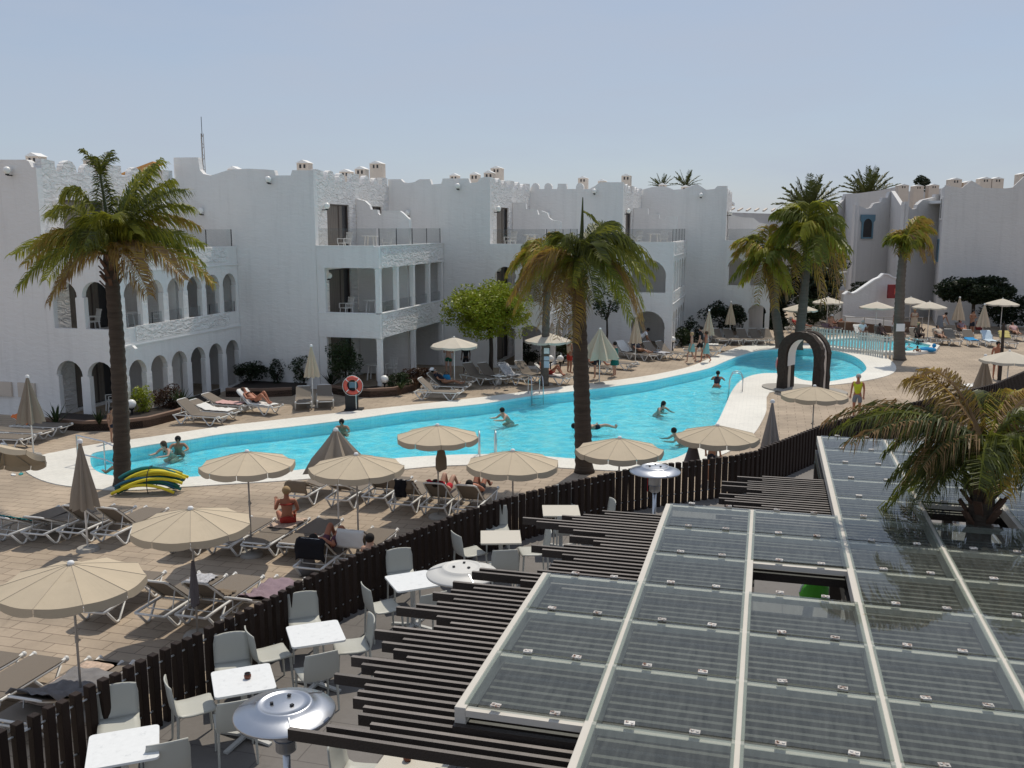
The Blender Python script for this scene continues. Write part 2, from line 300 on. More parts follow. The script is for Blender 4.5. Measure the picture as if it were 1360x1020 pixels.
# water: tinted see-through + rippled fresnel gloss
def water_mat():
    m = bpy.data.materials.new('pool_water'); m.use_nodes = True; t = m.node_tree; t.nodes.remove(t.nodes['Principled BSDF'])
    g = N(t, 'ShaderNodeNewGeometry'); mp = N(t, 'ShaderNodeMapping'); mp.inputs['Scale'].default_value = (1, 1.0, 1); t.links.new(g.outputs['Position'], mp.inputs[0])
    n1 = N(t, 'ShaderNodeTexNoise', Scale=2.2, Detail=6.0, Roughness=.68, Distortion=1.4); t.links.new(mp.outputs[0], n1.inputs['Vector'])
    bp = N(t, 'ShaderNodeBump', Strength=.75, Distance=.12); t.links.new(n1.outputs[0], bp.inputs['Height'])
    tr = N(t, 'ShaderNodeBsdfRefraction', IOR=1.33, Roughness=.0); tr = N(t, 'ShaderNodeBsdfTransparent')
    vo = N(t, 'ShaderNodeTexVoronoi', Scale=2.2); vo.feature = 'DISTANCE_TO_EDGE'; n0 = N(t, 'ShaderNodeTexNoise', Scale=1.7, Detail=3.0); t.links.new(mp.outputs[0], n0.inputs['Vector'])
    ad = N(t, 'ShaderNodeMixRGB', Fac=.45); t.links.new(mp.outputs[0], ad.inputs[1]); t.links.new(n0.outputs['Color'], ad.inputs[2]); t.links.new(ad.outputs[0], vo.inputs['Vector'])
    cr = N(t, 'ShaderNodeValToRGB'); cr.color_ramp.elements[0].position = .0; cr.color_ramp.elements[0].color = (.85, 1, 1, 1); cr.color_ramp.elements[1].position = .22; cr.color_ramp.elements[1].color = (.46, .91, 1, 1)  # pale cell edges: bright caustic net painted into the water tint
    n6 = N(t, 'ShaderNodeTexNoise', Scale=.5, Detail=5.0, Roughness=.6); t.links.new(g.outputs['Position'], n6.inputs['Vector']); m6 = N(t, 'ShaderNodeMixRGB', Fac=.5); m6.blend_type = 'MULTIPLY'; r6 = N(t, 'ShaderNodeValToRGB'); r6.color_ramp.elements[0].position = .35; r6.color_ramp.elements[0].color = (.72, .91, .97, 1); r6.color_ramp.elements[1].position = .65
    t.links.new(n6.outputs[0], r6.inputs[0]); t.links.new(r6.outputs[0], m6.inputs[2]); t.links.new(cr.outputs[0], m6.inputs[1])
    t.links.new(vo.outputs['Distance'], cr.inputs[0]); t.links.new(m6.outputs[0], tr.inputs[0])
    gl = N(t, 'ShaderNodeBsdfGlossy', Roughness=.06); t.links.new(bp.outputs[0], gl.inputs['Normal'])
    fr = N(t, 'ShaderNodeFresnel', IOR=1.33); t.links.new(bp.outputs[0], fr.inputs['Normal'])
    mx = N(t, 'ShaderNodeMixShader'); t.links.new(fr.outputs[0], mx.inputs[0]); t.links.new(tr.outputs[0], mx.inputs[1]); t.links.new(gl.outputs[0], mx.inputs[2])
    t.links.new(mx.outputs[0], t.nodes['Material Output'].inputs[0]); MATS['pool_water'] = m
water_mat()
wv = MB(); wv.add([V((p.x, p.y, -.09)) for p in pl], [t if (pl[t[1]] - pl[t[0]]).cross(pl[t[2]] - pl[t[0]]).z > 0 else (t[0], t[2], t[1]) for t in tessellate_polygon([pl])])
tag(wv.build('pool_water', 'pool_water'), kind='structure')
# children's pool: shallow round basin beyond the picket fence
kc = U(1128, 463); kp = [U(x, y) for x, y in ((1085,453),(1120,450),(1180,452),(1225,456),(1248,462),(1243,468),(1215,472),(1170,471),(1120,467),(1085,462))]
kl = [(p.x, p.y) for p in kp]; cx = sum(p[0] for p in kl) / len(kl); cy = sum(p[1] for p in kl) / len(kl)
ki = [(cx + (x - cx) * .86, cy + (y - cy) * .8) for x, y in kl]
tag(MB().plate([kl, ki], .16, fl(0.0)).build('paddling_pool_rim', 'pool_edge'), kind='structure')
kk = [V((x, y, .1)) for x, y in ki]; q = MB(); q.add([V((p.x, p.y, .03)) for p in kk], [t if (kk[t[1]] - kk[t[0]]).cross(kk[t[2]] - kk[t[0]]).z > 0 else (t[0], t[2], t[1]) for t in tessellate_polygon([kk])])
tag(q.build('paddling_pool_floor', 'pool_tile'), kind='structure')
q = MB(); q.add(kk, [t if (kk[t[1]] - kk[t[0]]).cross(kk[t[2]] - kk[t[0]]).z > 0 else (t[0], t[2], t[1]) for t in tessellate_polygon([kk])])
tag(q.build('paddling_pool_water', 'pool_water'), kind='structure')
# ------------------------------------------------------------------ raised restaurant terrace along the fence
FP = [(-60,1003),(5,965),(62,937),(132,902),(195,871),(254,842),(331,806),(387,776),(462,739),(522,714),(574,694),(624,675),(675,659),(725,646),(775,635),(825,624),(865,617.5),(907,612),(942,608),(975,604),(1005,597),(1050,580),(1100,561),(1160,545),(1250,526),(1322,509),(1372,488)]
TZ = 1.0; FT = 1.95
FL = [U(x, y, FT) for x, y in FP]
def resample(pts, step):
    out = [pts[0].copy()]; acc = 0.0
    for a, b in zip(pts, pts[1:]):
        L = (b - a).length; d = step - acc
        while d <= L: out.append(a + (b - a) * (d / L)); d += step
        acc = (acc + L) % step if L >= step - acc else acc + L
    return out
tl = [(p.x, p.y) for p in FL]; off = []
for i, p in enumerate(FL):
    d = (FL[min(i + 1, len(FL) - 1)] - FL[max(i - 1, 0)]).normalized(); off.append((p.x - d.y * .09, p.y + d.x * .09))
tag(MB().plate([[(off[0][0] - 4, -8)] + off + [(34, 33), (34, -8)]], TZ, fl(0.0)).build('terrace', 'terrace_tiles'), kind='structure')
# ------------------------------------------------------------------ hotel blocks
def arch_hole(cx, z0, w, spring, r, seg=10):   # horseshoe arch: straight jambs, a wider round head
    a0 = math.acos(min(1, (w / 2) / r)); pts = [(cx - w / 2, z0), (cx + w / 2, z0), (cx + w / 2, spring)]
    if r > w / 2 + .01: pts.append((cx + r, spring + .02))
    cz = spring + (.02 if r > w / 2 + .01 else 0); st = -a0 * .0
    for k in range(seg + 1):
        an = math.pi * k / seg
        if k == 0 and r > w / 2 + .01: continue
        if k == 0: continue
        pts.append((cx + r * math.cos(an), cz + r * math.sin(an)))
    pts.append((cx - w / 2, spring)); return pts
def curve(p0, p1, up, n=4):                    # quarter-round step between two profile points
    out = []
    for k in range(1, n):
        t = k / n * math.pi / 2
        out.append((p0[0] + (p1[0] - p0[0]) * (math.sin(t) if up else 1 - math.cos(t)), p0[1] + (p1[1] - p0[1]) * (1 - math.cos(t) if up else math.sin(t))))
    return out
def chimney(rf, p, h, wd=.5, rz=-GA):
    c = MB().box((p[0], p[1], p[2] + h / 2), (wd, wd * .8, h), rz).build('chimney', 'beige_render', rf)
    g = MB(); x = V((math.cos(rz), math.sin(rz), 0)); y = V((-x.y, x.x, 0)); b = V(p) + Z * h; a_, b_ = wd / 2 + .04, wd * .4 + .04
    g.add([b + x * sx * a_ + y * sy * b_ for sx, sy in ((-1, -1), (1, -1), (1, 1), (-1, 1))] + [b + Z * .14 - y * b_, b + Z * .14 + y * b_], [(0, 1, 4), (2, 3, 5), (1, 2, 5, 4), (3, 0, 4, 5), (3, 2, 1, 0)])
    g.build('chimney_cap', 'white_paint', rf)
    for k in (-1, 1): MB().box(b - Z * .14 - y * (wd * .4 + .004) + x * k * .1, (.09, .012, .16), rz).build('vent', 'door_dark', rf)
def globe_lamp(t, p, d):                       # wall lamp: dark bracket + glass ball
    p = V(p); d = V(d)
    o = MB().bar(p, p + d * .22, .05, .04).lathe([(.06, 0), (.07, .03), (.06, .06)], p + d * .22 - Z * .0, 8).build('wall_lamp', 'black_metal', t)
    MB().ball(p + d * .22 + Z * .17, .14, 10, 6).build('globe', 'globe', o, True)
def pchair(mb, p, rz):                         # moulded garden chair
    m = M.Rotation(rz, 3, 'Z'); p = V(p); q = lambda x, y, z: p + m @ V((x, y, z))
    mb.box(q(0, 0, .42), (.44, .44, .03), rz)
    for x in (-1, 1):
        for y in (-1, 1): mb.bar(q(x * .22, y * .22, 0), q(x * .18, y * .18, .42), .04, .04)
        mb.bar(q(x * .23, .2, .62), q(x * .23, -.24, .6), .04, .03); mb.bar(q(x * .23, .2, .4), q(x * .23, .2, .62), .04, .03)
    for k in (-2, -1, 0, 1, 2): mb.bar(q(k * .09, -.2, .43), q(k * .085, -.3, .86), .045, .02)
    mb.bar(q(-.22, -.3, .86), q(.22, -.3, .86), .03, .06)
def ptable(mb, p):
    p = V(p); mb.lathe([(0, .7), (.42, .7), (.42, .73), (0, .73)], p, 14)
    for k in range(4): an = k * math.pi / 2 + .6; mb.bar(p + V((.34 * math.cos(an), .34 * math.sin(an), 0)), p + V((.25 * math.cos(an), .25 * math.sin(an), .7)), .05, .05)
DEP = 8.3
def block(name, C, W, top, style, label, first=False, lampz=8.3, extra_left=0.0, chim=(), merl=(), part=None, side=True, two=False):
    C = V(C); t = thing(name, label, 'building', (C.x, C.y, 0), -GA, 'stepped white hotel blocks along the pool')
    P = lambda s, tt, z: V((s, tt, z))
    # main front wall
    out = [(-W - extra_left, 0), (0, 0)] + top
    MB().plate([out], .28, lambda u, v, w_: P(u, w_, v)).build('front_wall', 'wall_smooth', t)
    # side wall with merlons and door openings on three floors
    sh = [(.28, 0), (DEP, 0), (DEP, 9.05)]; q = DEP
    for c0, wd, hh, kind in reversed(merl):
        z0 = 9.05
        if kind == 'r': sh += [(c0 + wd / 2, z0)] + [(c0 + wd / 2 * math.cos(math.pi * k / 6), z0 + hh - wd / 2 + wd / 2 * math.sin(math.pi * k / 6)) for k in range(7)] + [(c0 - wd / 2, z0)]
        else: sh += [(c0 + wd / 2, z0), (c0 + wd / 2, z0 + hh), (c0 - wd / 2, z0 + hh), (c0 - wd / 2, z0)]
    sh += [(1.0, 9.05), (.95, 9.4), (.28, 9.45)]
    doors = [(1.2, 3.5), (5.3, 7.4)]; zs = (.12, 3.06, 5.92)
    holes = [[(a, z), (b_, z), (b_, z + 2.1), (a, z + 2.1)] for z in zs for a, b_ in doors]
    MB().plate([sh] + holes, .25, lambda u, v, w_: P(-w_, u, v)).build('side_wall', 'wall_rough', t)
    for z in zs:
        for a, b_ in doors:
            d = MB().box(P(-.16, (a + b_) / 2, z + 1.05), (.04, b_ - a, 2.1)).build('door', 'door_dark', t)
            cu = MB(); n = 9; L = (b_ - a) * .72
            ys = [a + .12 + L * k / (n * 2) for k in range(n * 2 + 1)]
            vs = [P(-.13 + .02 * (k % 2), y, zz) for k, y in enumerate(ys) for zz in (z + .03, z + 2.05)]
            cu.add(vs, [(2 * k, 2 * k + 2, 2 * k + 3, 2 * k + 1) for k in range(n * 2)]); cu.build('curtain', 'curtain', d)
            fr = MB(); x = -.1
            for y in (a + .03, (a + b_) / 2 + .2, b_ - .03): fr.box(P(x, y, z + 1.05), (.05, .05, 2.1))
            fr.box(P(x, (a + b_) / 2, z + 2.07), (.048, b_ - a, .06)); fr.build('door_frame', 'bronze', d)
    rf = MB().box(P(-(W + extra_left) / 2, 7.2, 8.75), (W + extra_left - .02, 13.7, .2)).build('roof', 'white_paint', t)
    for s, tt, h_, wd in chim: chimney(rf, P(s, tt, 8.84), h_, wd, 0)
    # balcony volume
    D = DEP - .02; BW = 2.9
    fz = ((0.0, 3.35, 2.95), (3.35, 6.2, 5.8))
    for z in (2.95, 5.8): MB().box(P(BW / 2 + .02, D / 2 + .15, z), (BW - .3, D - .4, .18)).build('balcony_floor', 'wall_smooth', t)
    if style == 'arch':
        nf, sides = (2, 6) if first else ((2 if two else 1), 5)
        if W < 5.3 or name == 'end': pass
        fh, shh = [], []
        for lv, (z0, spr, zt) in enumerate(((.12, 1.56, 2.3), (3.36, 4.46, 5.2))):
            if nf == 2:
                for cx in (.78, 2.12): fh.append(arch_hole(cx, z0, .98, spr + .03, .57))
            else: fh.append(arch_hole(1.55, z0, 1.9, spr - .25, .98))
            pw = (D - .45) / sides
            for k in range(sides): shh.append(arch_hole(.4 + pw * (k + .5), z0, pw * .75, spr + .03, pw * .41))
        MB().plate([[(0.002, 0), (BW, 0), (BW, 6.2), (0.002, 6.2)]] + fh, .22, lambda u, v, w_: P(u, w_ - .03, v)).build('balcony_front', 'wall_smooth', t)
        if side:
            MB().plate([[(.2, 0), (D, 0), (D, 6.2), (.2, 6.2)]] + shh, .22, lambda u, v, w_: P(BW + .003 - w_, u, v)).build('arcade_wall', 'wall_smooth', t)
            for z in (2.72, 5.42): MB().box(P(BW + .03, D / 2 + .1, z), (.06, D - .25, .06)).build('moulding', 'white_paint', t)
            for z in (3.12, 5.86): MB().box(P(BW + .012, D / 2 + .1, z), (.05, D - 1.9, .56 if z < 4 else .6)).build('rough_band', 'wall_rough', t)
    else:
        for z0, z1 in ((2.32, 3.35), (5.3, 6.2)):
            MB().box(P(BW / 2 + .01, .09, (z0 + z1) / 2), (BW - .02, .22, z1 - z0)).build('balcony_front', 'wall_smooth', t)
            MB().box(P(BW - .1, D / 2 + .1, (z0 + z1) / 2), (.22, D - .22, z1 - z0)).build('balcony_side', 'wall_rough', t)
            MB().box(P(BW - .1, D / 2 + .1, z1 + .02), (.26, D - .2, .04)).box(P(BW / 2 - .1, .09, z1 + .02), (BW - .22, .26, .04)).build('coping', 'white_paint', t)
        for z0, z1, cols in ((3.39, 5.3, [.12, 2.1, 4.1, 6.2, 8.05]), (0.1, 2.32, [.12, 4.1, 8.05])):
            for y in cols:
                c = MB().box(P(BW - .1, y, (z0 + z1) / 2), (.2, .22, z1 - z0)); c.build('column', 'wall_smooth', t)
                MB().lathe([(.1, -.16), (.16, -.1), (.16, -.05), (.22, 0)], P(BW - .1, y, z1 - .002), 4, M.Rotation(R(45), 3, 'Z')).build('column_bracket', 'white_paint', t)
            MB().box(P(.2, .1, (z0 + z1) / 2), (.36, .2, z1 - z0)).build('column', 'wall_smooth', t)
    # glass balustrades
    for z in ((6.24, 6.2)[style == 'arch'], (3.39, 3.36)[style == 'arch']):
        h_ = .72 if z > 5 else .45
        gl = MB()
        if z > 5: gl.box(P(BW / 2, .06, z + h_ / 2), (BW - .25, .012, h_))
        gl.box(P(BW - .1, D / 2 + .1, z + h_ / 2), (.012, D - .5, h_)); gl.build('glass_balustrade', 'terrace_glass', t)
        for k in range(5): MB().box(P(BW - .1, .3 + k * (D - .5) / 4, z + h_ / 2), (.03, .03, h_)).build('balustrade_post', 'black_metal', t)
    # party wall between the two roof terraces, with a stepped and curved top
    if part:
        pr = [(0.02, 5.9), (BW - .25, 5.9)] + part
        MB().plate([pr], .2, lambda u, v, w_: P(u, 4.25 + w_, v)).build('party_wall', 'wall_smooth', t)
        cp = MB(); 
        for (u0, v0), (u1, v1) in zip(part, part[1:]): cp.bar(P(u0, 4.35, v0 + .012), P(u1, 4.35, v1 + .012), .24, .03)
        cp.build('party_coping', 'white_paint', t)
    MB().plate([[(0.02, .1), (BW - .4, .1), (BW - .4, 2.85), (0.02, 2.85)]], .18, lambda u, v, w_: P(u, 4.25 + w_, v)).build('party_wall', 'wall_smooth', t)
    MB().plate([[(0.02, 3.05), (BW - .4, 3.05), (BW - .4, 5.7), (0.02, 5.7)]], .18, lambda u, v, w_: P(u, 4.25 + w_, v)).build('party_wall', 'wall_smooth', t)
    for z in (7.75, 4.75): globe_lamp(t, P(-.002, .75, z), (1, 0, 0))
    globe_lamp(t, P(-W * .8, 0, 7.55), (0, -1, 0)); globe_lamp(t, P(-W * .3, 0, 8.85), (0, -1, 0))
    M_ = t.matrix_basis if False else M.Translation((C.x, C.y, 0)) @ M.Rotation(-GA, 4, 'Z')
    return t, (lambda s, tt, z: M_ @ V((s, tt, z)))
glassy('terrace_glass', (.9, .91, .91), .04, (.4, .4, .4), ior=1.4)
C2 = V((-8.4, 41.0, 0)); W0 = 5.35
C3 = C2 + B * DEP + A * W0; C4 = C3 + B * DEP + A * W0; C5 = C4 + B * DEP + A * W0; C1 = C2 - A * 6.7 - B * DEP
MER = [(1.7, .8, .42, 'r'), (2.8, .7, .36, 'r'), (4.3, .8, .4, 's'), (5.6, .7, .4, 'r'), (6.7, .7, .34, 'r'), (7.8, .7, .4, 's')]
def prof(C, pts):                              # roof line read along the wall: photo positions turned into wall metres
    out = []
    for x, y in pts:
        k = (x - 680) / F / 1.0
        # intersect the view ray's vertical plane with the wall line C + A*s
        v = (y - 510) / F; fx, fy = k, (CP - v * SP); det = A.x * (-fy) - A.y * (-fx); s = (-(C.x) * (-fy) + C.y * (-fx)) / det
        p = C + A * s; out.append((s, H - (v * CP + SP) * (p.y / fy)))
    return out
top2 = prof(C2, [(423,226),(388,226),(386,233),(366,233),(364,226),(352,225),(330,224),(305,225),(290,230),(280,233),(270,231),(265,225),(263,209),(241,209),(240,214)])
top2[0] = (0, top2[0][1]); top2[-1] = (-6.7, top2[-1][1]); top2[-2] = (-6.69, top2[-2][1])
p2 = [(2.65, 6.95), (2.65, 7.35), (2.35, 7.62), (2.2, 7.72), (1.35, 7.75), (1.33, 7.62), (1.2, 7.55), (1.1, 7.62), (1.08, 7.78), (.75, 7.8), (.68, 8.0), (.45, 8.2), (.02, 8.3)]
b2, P2 = block('hotel_block', C2, 6.7, top2, 'square', 'white hotel block with square column balconies, left of the round green tree', chim=((-1.2, 1.6, .95, .55), (-5.2, 2.5, .8, .5), (-2.6, 9, 1.0, .6), (-.6, 6.4, .95, .55), (-.7, 8.6, 1.35, .65)), merl=MER, part=p2)
top3 = prof(C3, [(653,235),(643,235),(637,237),(634,242),(624,243),(622,237),(588,237),(586,244),(573,245),(571,238),(557,238),(550,242),(543,243),(536,242),(532,238),(522,238)])
top3[0] = (0, top3[0][1]); top3[-1] = (-W0 - .03, top3[-1][1])
p3 = [(2.65, 7.2), (2.65, 7.3), (2.2, 7.36), (2.0, 7.5), (1.9, 7.75), (1.6, 7.85), (1.58, 7.75), (1.45, 7.62), (1.35, 7.9), (.75, 7.95), (.73, 8.25), (.02, 8.3)]
b3, P3 = block('hotel_block', C3, W0, top3, 'arch', 'white hotel block with arched openings, directly behind the two middle palms', chim=((-.6, 2, .9, .5), (-1.9, 8, 1.5, .65), (-2.3, 5, 1.0, .5), (-4.3, 7.5, 1.1, .5)), merl=MER, part=p3, two=True)
r4 = lambda c, r=5, h=8: [(c + r, 251), (c + r, 247), (c + r * .6, 244), (c, 243), (c - r * .6, 244), (c - r, 247), (c - r, 251)]
top4 = prof(C4, [(828,242),(797,242),(790,247),(783,251)] + r4(770) + [(753,251),(752,244),(741,244),(740,251)] + r4(728) + r4(711, 4.8))
top4[0] = (0, top4[0][1]); top4[-1] = (-W0 - .03, top4[-1][1])
p4 = [(2.65, 7.2), (2.65, 7.6), (2.0, 7.62), (1.95, 7.45), (1.6, 7.5), (1.55, 7.75), (.9, 7.75), (.88, 8.1), (.02, 8.15)]
b4, P4 = block('hotel_block', C4, W0, top4, 'arch', 'white hotel block with round merlons and side arches, right of the middle palm', chim=((-.4, 4, 1.2, .55), (-2.2, 6, 1.0, .5), (-3.8, 8, 1.3, .6)), merl=MER, part=p4)
top5 = prof(C5, [(961,247),(953,247),(949,251),(938,252),(932,248),(925,244),(918,247),(908,251),(895,252),(888,249),(880,247),(868,248),(853,252)])
top5[0] = (0, top5[0][1]); top5[-1] = (-W0 - .03, top5[-1][1])
p5 = [(2.65, 7.1), (2.5, 7.2), (2.0, 7.3), (1.6, 7.6), (.9, 7.65), (.4, 7.75), (.02, 7.9)]
b5, P5 = block('hotel_block', C5, W0, top5, 'arch', 'farthest hotel block, with two pairs of horseshoe arches and an ogee roofline', first=True, chim=((-3, 5, .9, .6), (-4.7, 6, 1.1, .5)), merl=MER, part=p5)
top1 = prof(C1, [(55,222),(42,222),(38,214),(34,212),(24,212),(10,212),(-20,212),(-60,212)])
top1[0] = (0, top1[0][1])
p1 = [(2.65, 6.9), (2.65, 7.3), (2.4, 7.32)] + [(1.55 + .8 * math.cos(math.pi * k / 8), 7.35 + .85 * math.sin(math.pi * k / 8)) for k in range(9)] + [(.5, 7.5), (.02, 7.5)]
b1, P1 = block('hotel_block', C1, -top1[-1][0], top1, 'arch', 'nearest hotel block, with two storeys of horseshoe arcades behind the left palm', first=True, extra_left=3.0, chim=((-1.0, 1.2, .75, .55), (-.4, 3.6, .75, .6)), merl=MER, part=p1)
MB().bar((-1.6, 7.2, 9.25), (-.2, 7.5, 9.75), 1.2, .06).build('orange_awning', 'terracotta', b1)
for k in (0, 1): MB().box((-2.2 + k * 1.05, -.05, 1.0), (.75, .08, .55)).build('meter_cabinet', 'beige_render', b1)
# balcony furniture: each chair and table a thing of its own
def chair_at(p, rz, label):
    mb = MB(); pchair(mb, (0, 0, 0), 0); o = mb.build('garden_chair', 'plastic_white', loc=p, rz=rz); tag(o, label, 'chair', 'white plastic chairs on the hotel balconies')
def table_at(p, label):
    mb = MB(); ptable(mb, (0, 0, 0)); tag(mb.build('garden_table', 'plastic_white', loc=p), label, 'table', 'white plastic tables on the hotel balconies')
for PP, nm, zz, who in ((P2, 'square column block', 5.9, 'roof terrace'), (P3, 'arched block behind the middle palms', 5.9, 'roof terrace'), (P4, 'block with round merlons', 5.9, 'roof terrace'), (P2, 'square column block', 3.04, 'first floor balcony'), (P2, 'square column block', .12, 'ground floor patio'), (P1, 'nearest arcaded block', 3.04, 'first floor gallery')):
    table_at(PP(1.5, 2.4, zz), f'white round plastic table on the {who} of the {nm}')
    chair_at(PP(.6, 1.6, zz), 2.4, f'white armchair by the door, {who} of the {nm}')
    chair_at(PP(2.0, 3.3, zz), 2.9, f'white armchair behind the table, {who} of the {nm}')
chair_at(P1(1.6, 1.2, .1), 2.2, 'white plastic armchair in the ground floor arch beside the left palm')
for k, (s, tt) in enumerate(((1.3, 2.0), (1.8, 3.2))): chair_at(P3(s, tt, .1), 2.6 + k, ('white plastic chair under the arches behind the far loungers', 'white plastic chair deeper under the arches behind the far loungers')[k])
# ------------------------------------------------------------------ stepped building on the right
def wallplate(t, name, p, q, tops, th=.3, m='wall_grey', holes=(), z0=0.0):
    p, q = V((p[0], p[1], 0)), V((q[0], q[1], 0)); d = (q - p); L = d.length; d.normalize(); nrm = V((-d.y, d.x, 0))
    MB().plate([[(0, z0), (L, z0)] + [(u * L, z) for u, z in tops]] + list(holes), th, lambda u, v, w_: p + d * u + nrm * w_ + Z * v).build(name, m, t)
    return lambda u, v, w_: p + d * u * L + nrm * w_ + Z * v
t = thing('hillside_building', 'long white building with gabled parapet behind the far right parasols', 'building', (0, 0, 0))
X = lambda px, Y: ((px - 680) / F * Y * 1.0, Y)
xr = lambda px, Y: V(((px - 680) / F * (Y / (CP + .17 * SP)), Y, 0))
zz = lambda py, Y: UY(680, py, Y).z
# right front wall with two gables
Y = 69; y2 = 66
wp = wallplate(t, 'front_wall', xr(1252, Y), xr(1480, y2), [(1, zz(262, Y)), (.62, zz(262, Y)), (.48, zz(232, Y)), (.40, zz(250, Y)), (.36, zz(251, Y)), (.23, zz(250, Y)), (.155, zz(240, Y)), (.10, zz(250, Y)), (.0, zz(246, Y))])
wallplate(t, 'side_wall', xr(1246, 75.3), xr(1252, 69.1), [(1, zz(247, 69)), (0, zz(247, 69))])
# window recesses on the narrow side face and front
def win(p, d, wd, h_, m, arch=False):
    p = V(p); d = V(d).normalized(); n = V((d.y, -d.x, 0)); o = MB()
    ol = [(-wd / 2, 0), (wd / 2, 0), (wd / 2, h_)] + ([(wd / 2 * math.cos(math.pi * k / 8), h_ + wd / 2 * math.sin(math.pi * k / 8)) for k in range(1, 8)] if arch else []) + [(-wd / 2, h_)]
    f = [(-wd / 2 - .14, -.12), (wd / 2 + .14, -.12), (wd / 2 + .14, h_ + .15), (wd / 2 + .3, h_ + .35), (wd / 2 + .3, h_ + .8), (-wd / 2 - .3, h_ + .8), (-wd / 2 - .3, h_ + .35), (-wd / 2 - .14, h_ + .15)] if arch else [(-wd / 2 - .1, -.1), (wd / 2 + .1, -.1), (wd / 2 + .1, h_ + .1), (-wd / 2 - .1, h_ + .1)]
    fr = MB().plate([f, ol], .08, lambda u, v, w_: p + d * u + n * (.07 - w_) + Z * v).build('window', m, t)
    MB().plate([ol], .03, lambda u, v, w_: p + d * u + n * (.03 - w_) + Z * v).build('pane', 'door_dark', fr)
sd_ = (xr(1252, 69.1) - xr(1246, 75.3))
win(xr(1249.5, 71.5) + Z * zz(290, 71.5), sd_, 2.0, 1.4, 'wall_smooth'); win(xr(1248.5, 72.5) + Z * zz(346, 72), sd_, 2.2, 1.5, 'blue_paint')
fd = xr(1480, y2) - xr(1252, Y)
win(xr(1364, 68) + Z * zz(340, 68) - V((0, .4, 0)), fd, 1.2, 1.2, 'blue_paint'); win(xr(1364, 68) + Z * zz(396, 68) - V((0, .4, 0)), fd, 1.4, 1.05, 'blue_paint')
# stepped party walls going back to the left
wallplate(t, 'front_wall', xr(1200, 73.2), xr(1246.5, 75.2), [(1, zz(258, 75)), (.86, zz(258, 75)), (.84, zz(262, 75)), (.5, zz(266, 75)), (.36, zz(272, 74)), (.33, zz(277, 74)), (.22, zz(278, 74)), (.0, zz(270, 74))])
wallplate(t, 'side_wall', xr(1181, 81), xr(1200, 73.3), [(1, zz(268, 74)), (.8, zz(268, 74)), (.75, zz(274, 78)), (0, zz(253, 80))])
wallplate(t, 'front_wall', xr(1135, 79.5), xr(1181.5, 81), [(1, zz(254, 80)), (.95, zz(254, 80)), (.9, zz(262, 80)), (.75, zz(262, 80)), (.72, zz(268, 80)), (.52, zz(270, 80)), (.44, zz(276, 80)), (.3, zz(277, 80)), (.0, zz(272, 80))])
win(xr(1152, 80) + Z * zz(315, 80) - V((0, .02, 0)), xr(1181, 81) - xr(1135, 79.5), .95, 1.05, 'blue_paint', True)
wallplate(t, 'side_wall', xr(1121, 87), xr(1135, 79.6), [(1, zz(257, 80)), (0, zz(257, 86))])
wallplate(t, 'front_wall', xr(1098, 85.5), xr(1121.5, 87), [(1, zz(257, 86)), (.9, zz(265, 86)), (.4, zz(278, 86)), (0, zz(290, 86))])
wallplate(t, 'rear_wall', xr(1130, 92), xr(1250, 90), [(1, zz(250, 90)), (.6, zz(254, 90)), (.5, zz(247, 90)), (.3, zz(252, 90)), (.05, zz(256, 90)), (0, zz(258, 90))])
rf = MB().box(xr(1400, 74) + Z * 8.9, (19, 6, .2)).build('roof', 'white_paint', t)
for px, Yc, top in ((1263, 71, 237), (1281, 71, 241), (1302, 72, 236), (1318, 72, 236), (1353, 71, 230)): chimney(rf, xr(px, Yc) + Z * 8.8, zz(top, Yc) - 8.9, .85, 0)
for px, Yc, top in ((1195, 84, 245), (1215, 86, 246), (1235, 86, 245)): chimney(rf, xr(px, Yc) + Z * 8.6, zz(top, Yc) - 8.7, .9, 0)
t = thing('staircase', 'white outdoor staircase with stepped curved parapet beside the red cabinet', 'staircase', (0, 0, 0), group='outdoor stairs of the right building')
def stair(t, x0, x1, Y, pts):
    p, q = xr(x0, Y), xr(x1, Y + 1.2); tp = [((x - x0) / (x1 - x0), zz(y, Y)) for x, y in pts]
    wallplate(t, 'parapet', p, q, tp[::-1], .25); c = MB()
    for (u0, z0), (u1, z1) in zip(tp, tp[1:]): c.bar(p + (q - p) * u0 + Z * (z0 + .03) + V((0, .1, 0)), p + (q - p) * u1 + Z * (z1 + .03) + V((0, .1, 0)), .34, .09)
    c.build('coping', 'white_paint', t); st = MB(); n = 14
    for k in range(n):
        u = (k + .5) / n; zt = tp[0][1] + (tp[-1][1] - tp[0][1]) * u - 1.0
        if zt > .1: st.box(p + (q - p) * u + V((0, 1.0, zt / 2)), ((q - p).length / n, 1.3, zt))
    st.build('steps', 'wall_smooth', t)
stair(t, 1126, 1200, 66, [(1126, 392), (1131, 388), (1136, 391), (1142, 389), (1165, 373), (1172, 370), (1177, 365), (1183, 366), (1190, 370), (1200, 371)])
t = thing('staircase', 'lower white outdoor staircase parapet left of the first, behind the small dark tree', 'staircase', (0, 0, 0), group='outdoor stairs of the right building')
stair(t, 1072, 1128, 74, [(1072, 382), (1078, 382), (1082, 384), (1108, 366), (1116, 364), (1128, 363)])
t = thing('hose_cabinet', 'red fire hose cabinet on the white stair wall', 'cabinet', (0, 0, 0)); p = UY(1189, 387, 66.0)
MB().box(p, (1.05, .2, .95)).build('box', 'red_paint', t); MB().box(p + V((.1, -.11, 0)), (.4, .02, .4)).build('emblem', 'buoy_red', t)
t = thing('low_wall', 'low brown retaining wall with pale ramp under the stair wall', 'wall', (0, 0, 0))
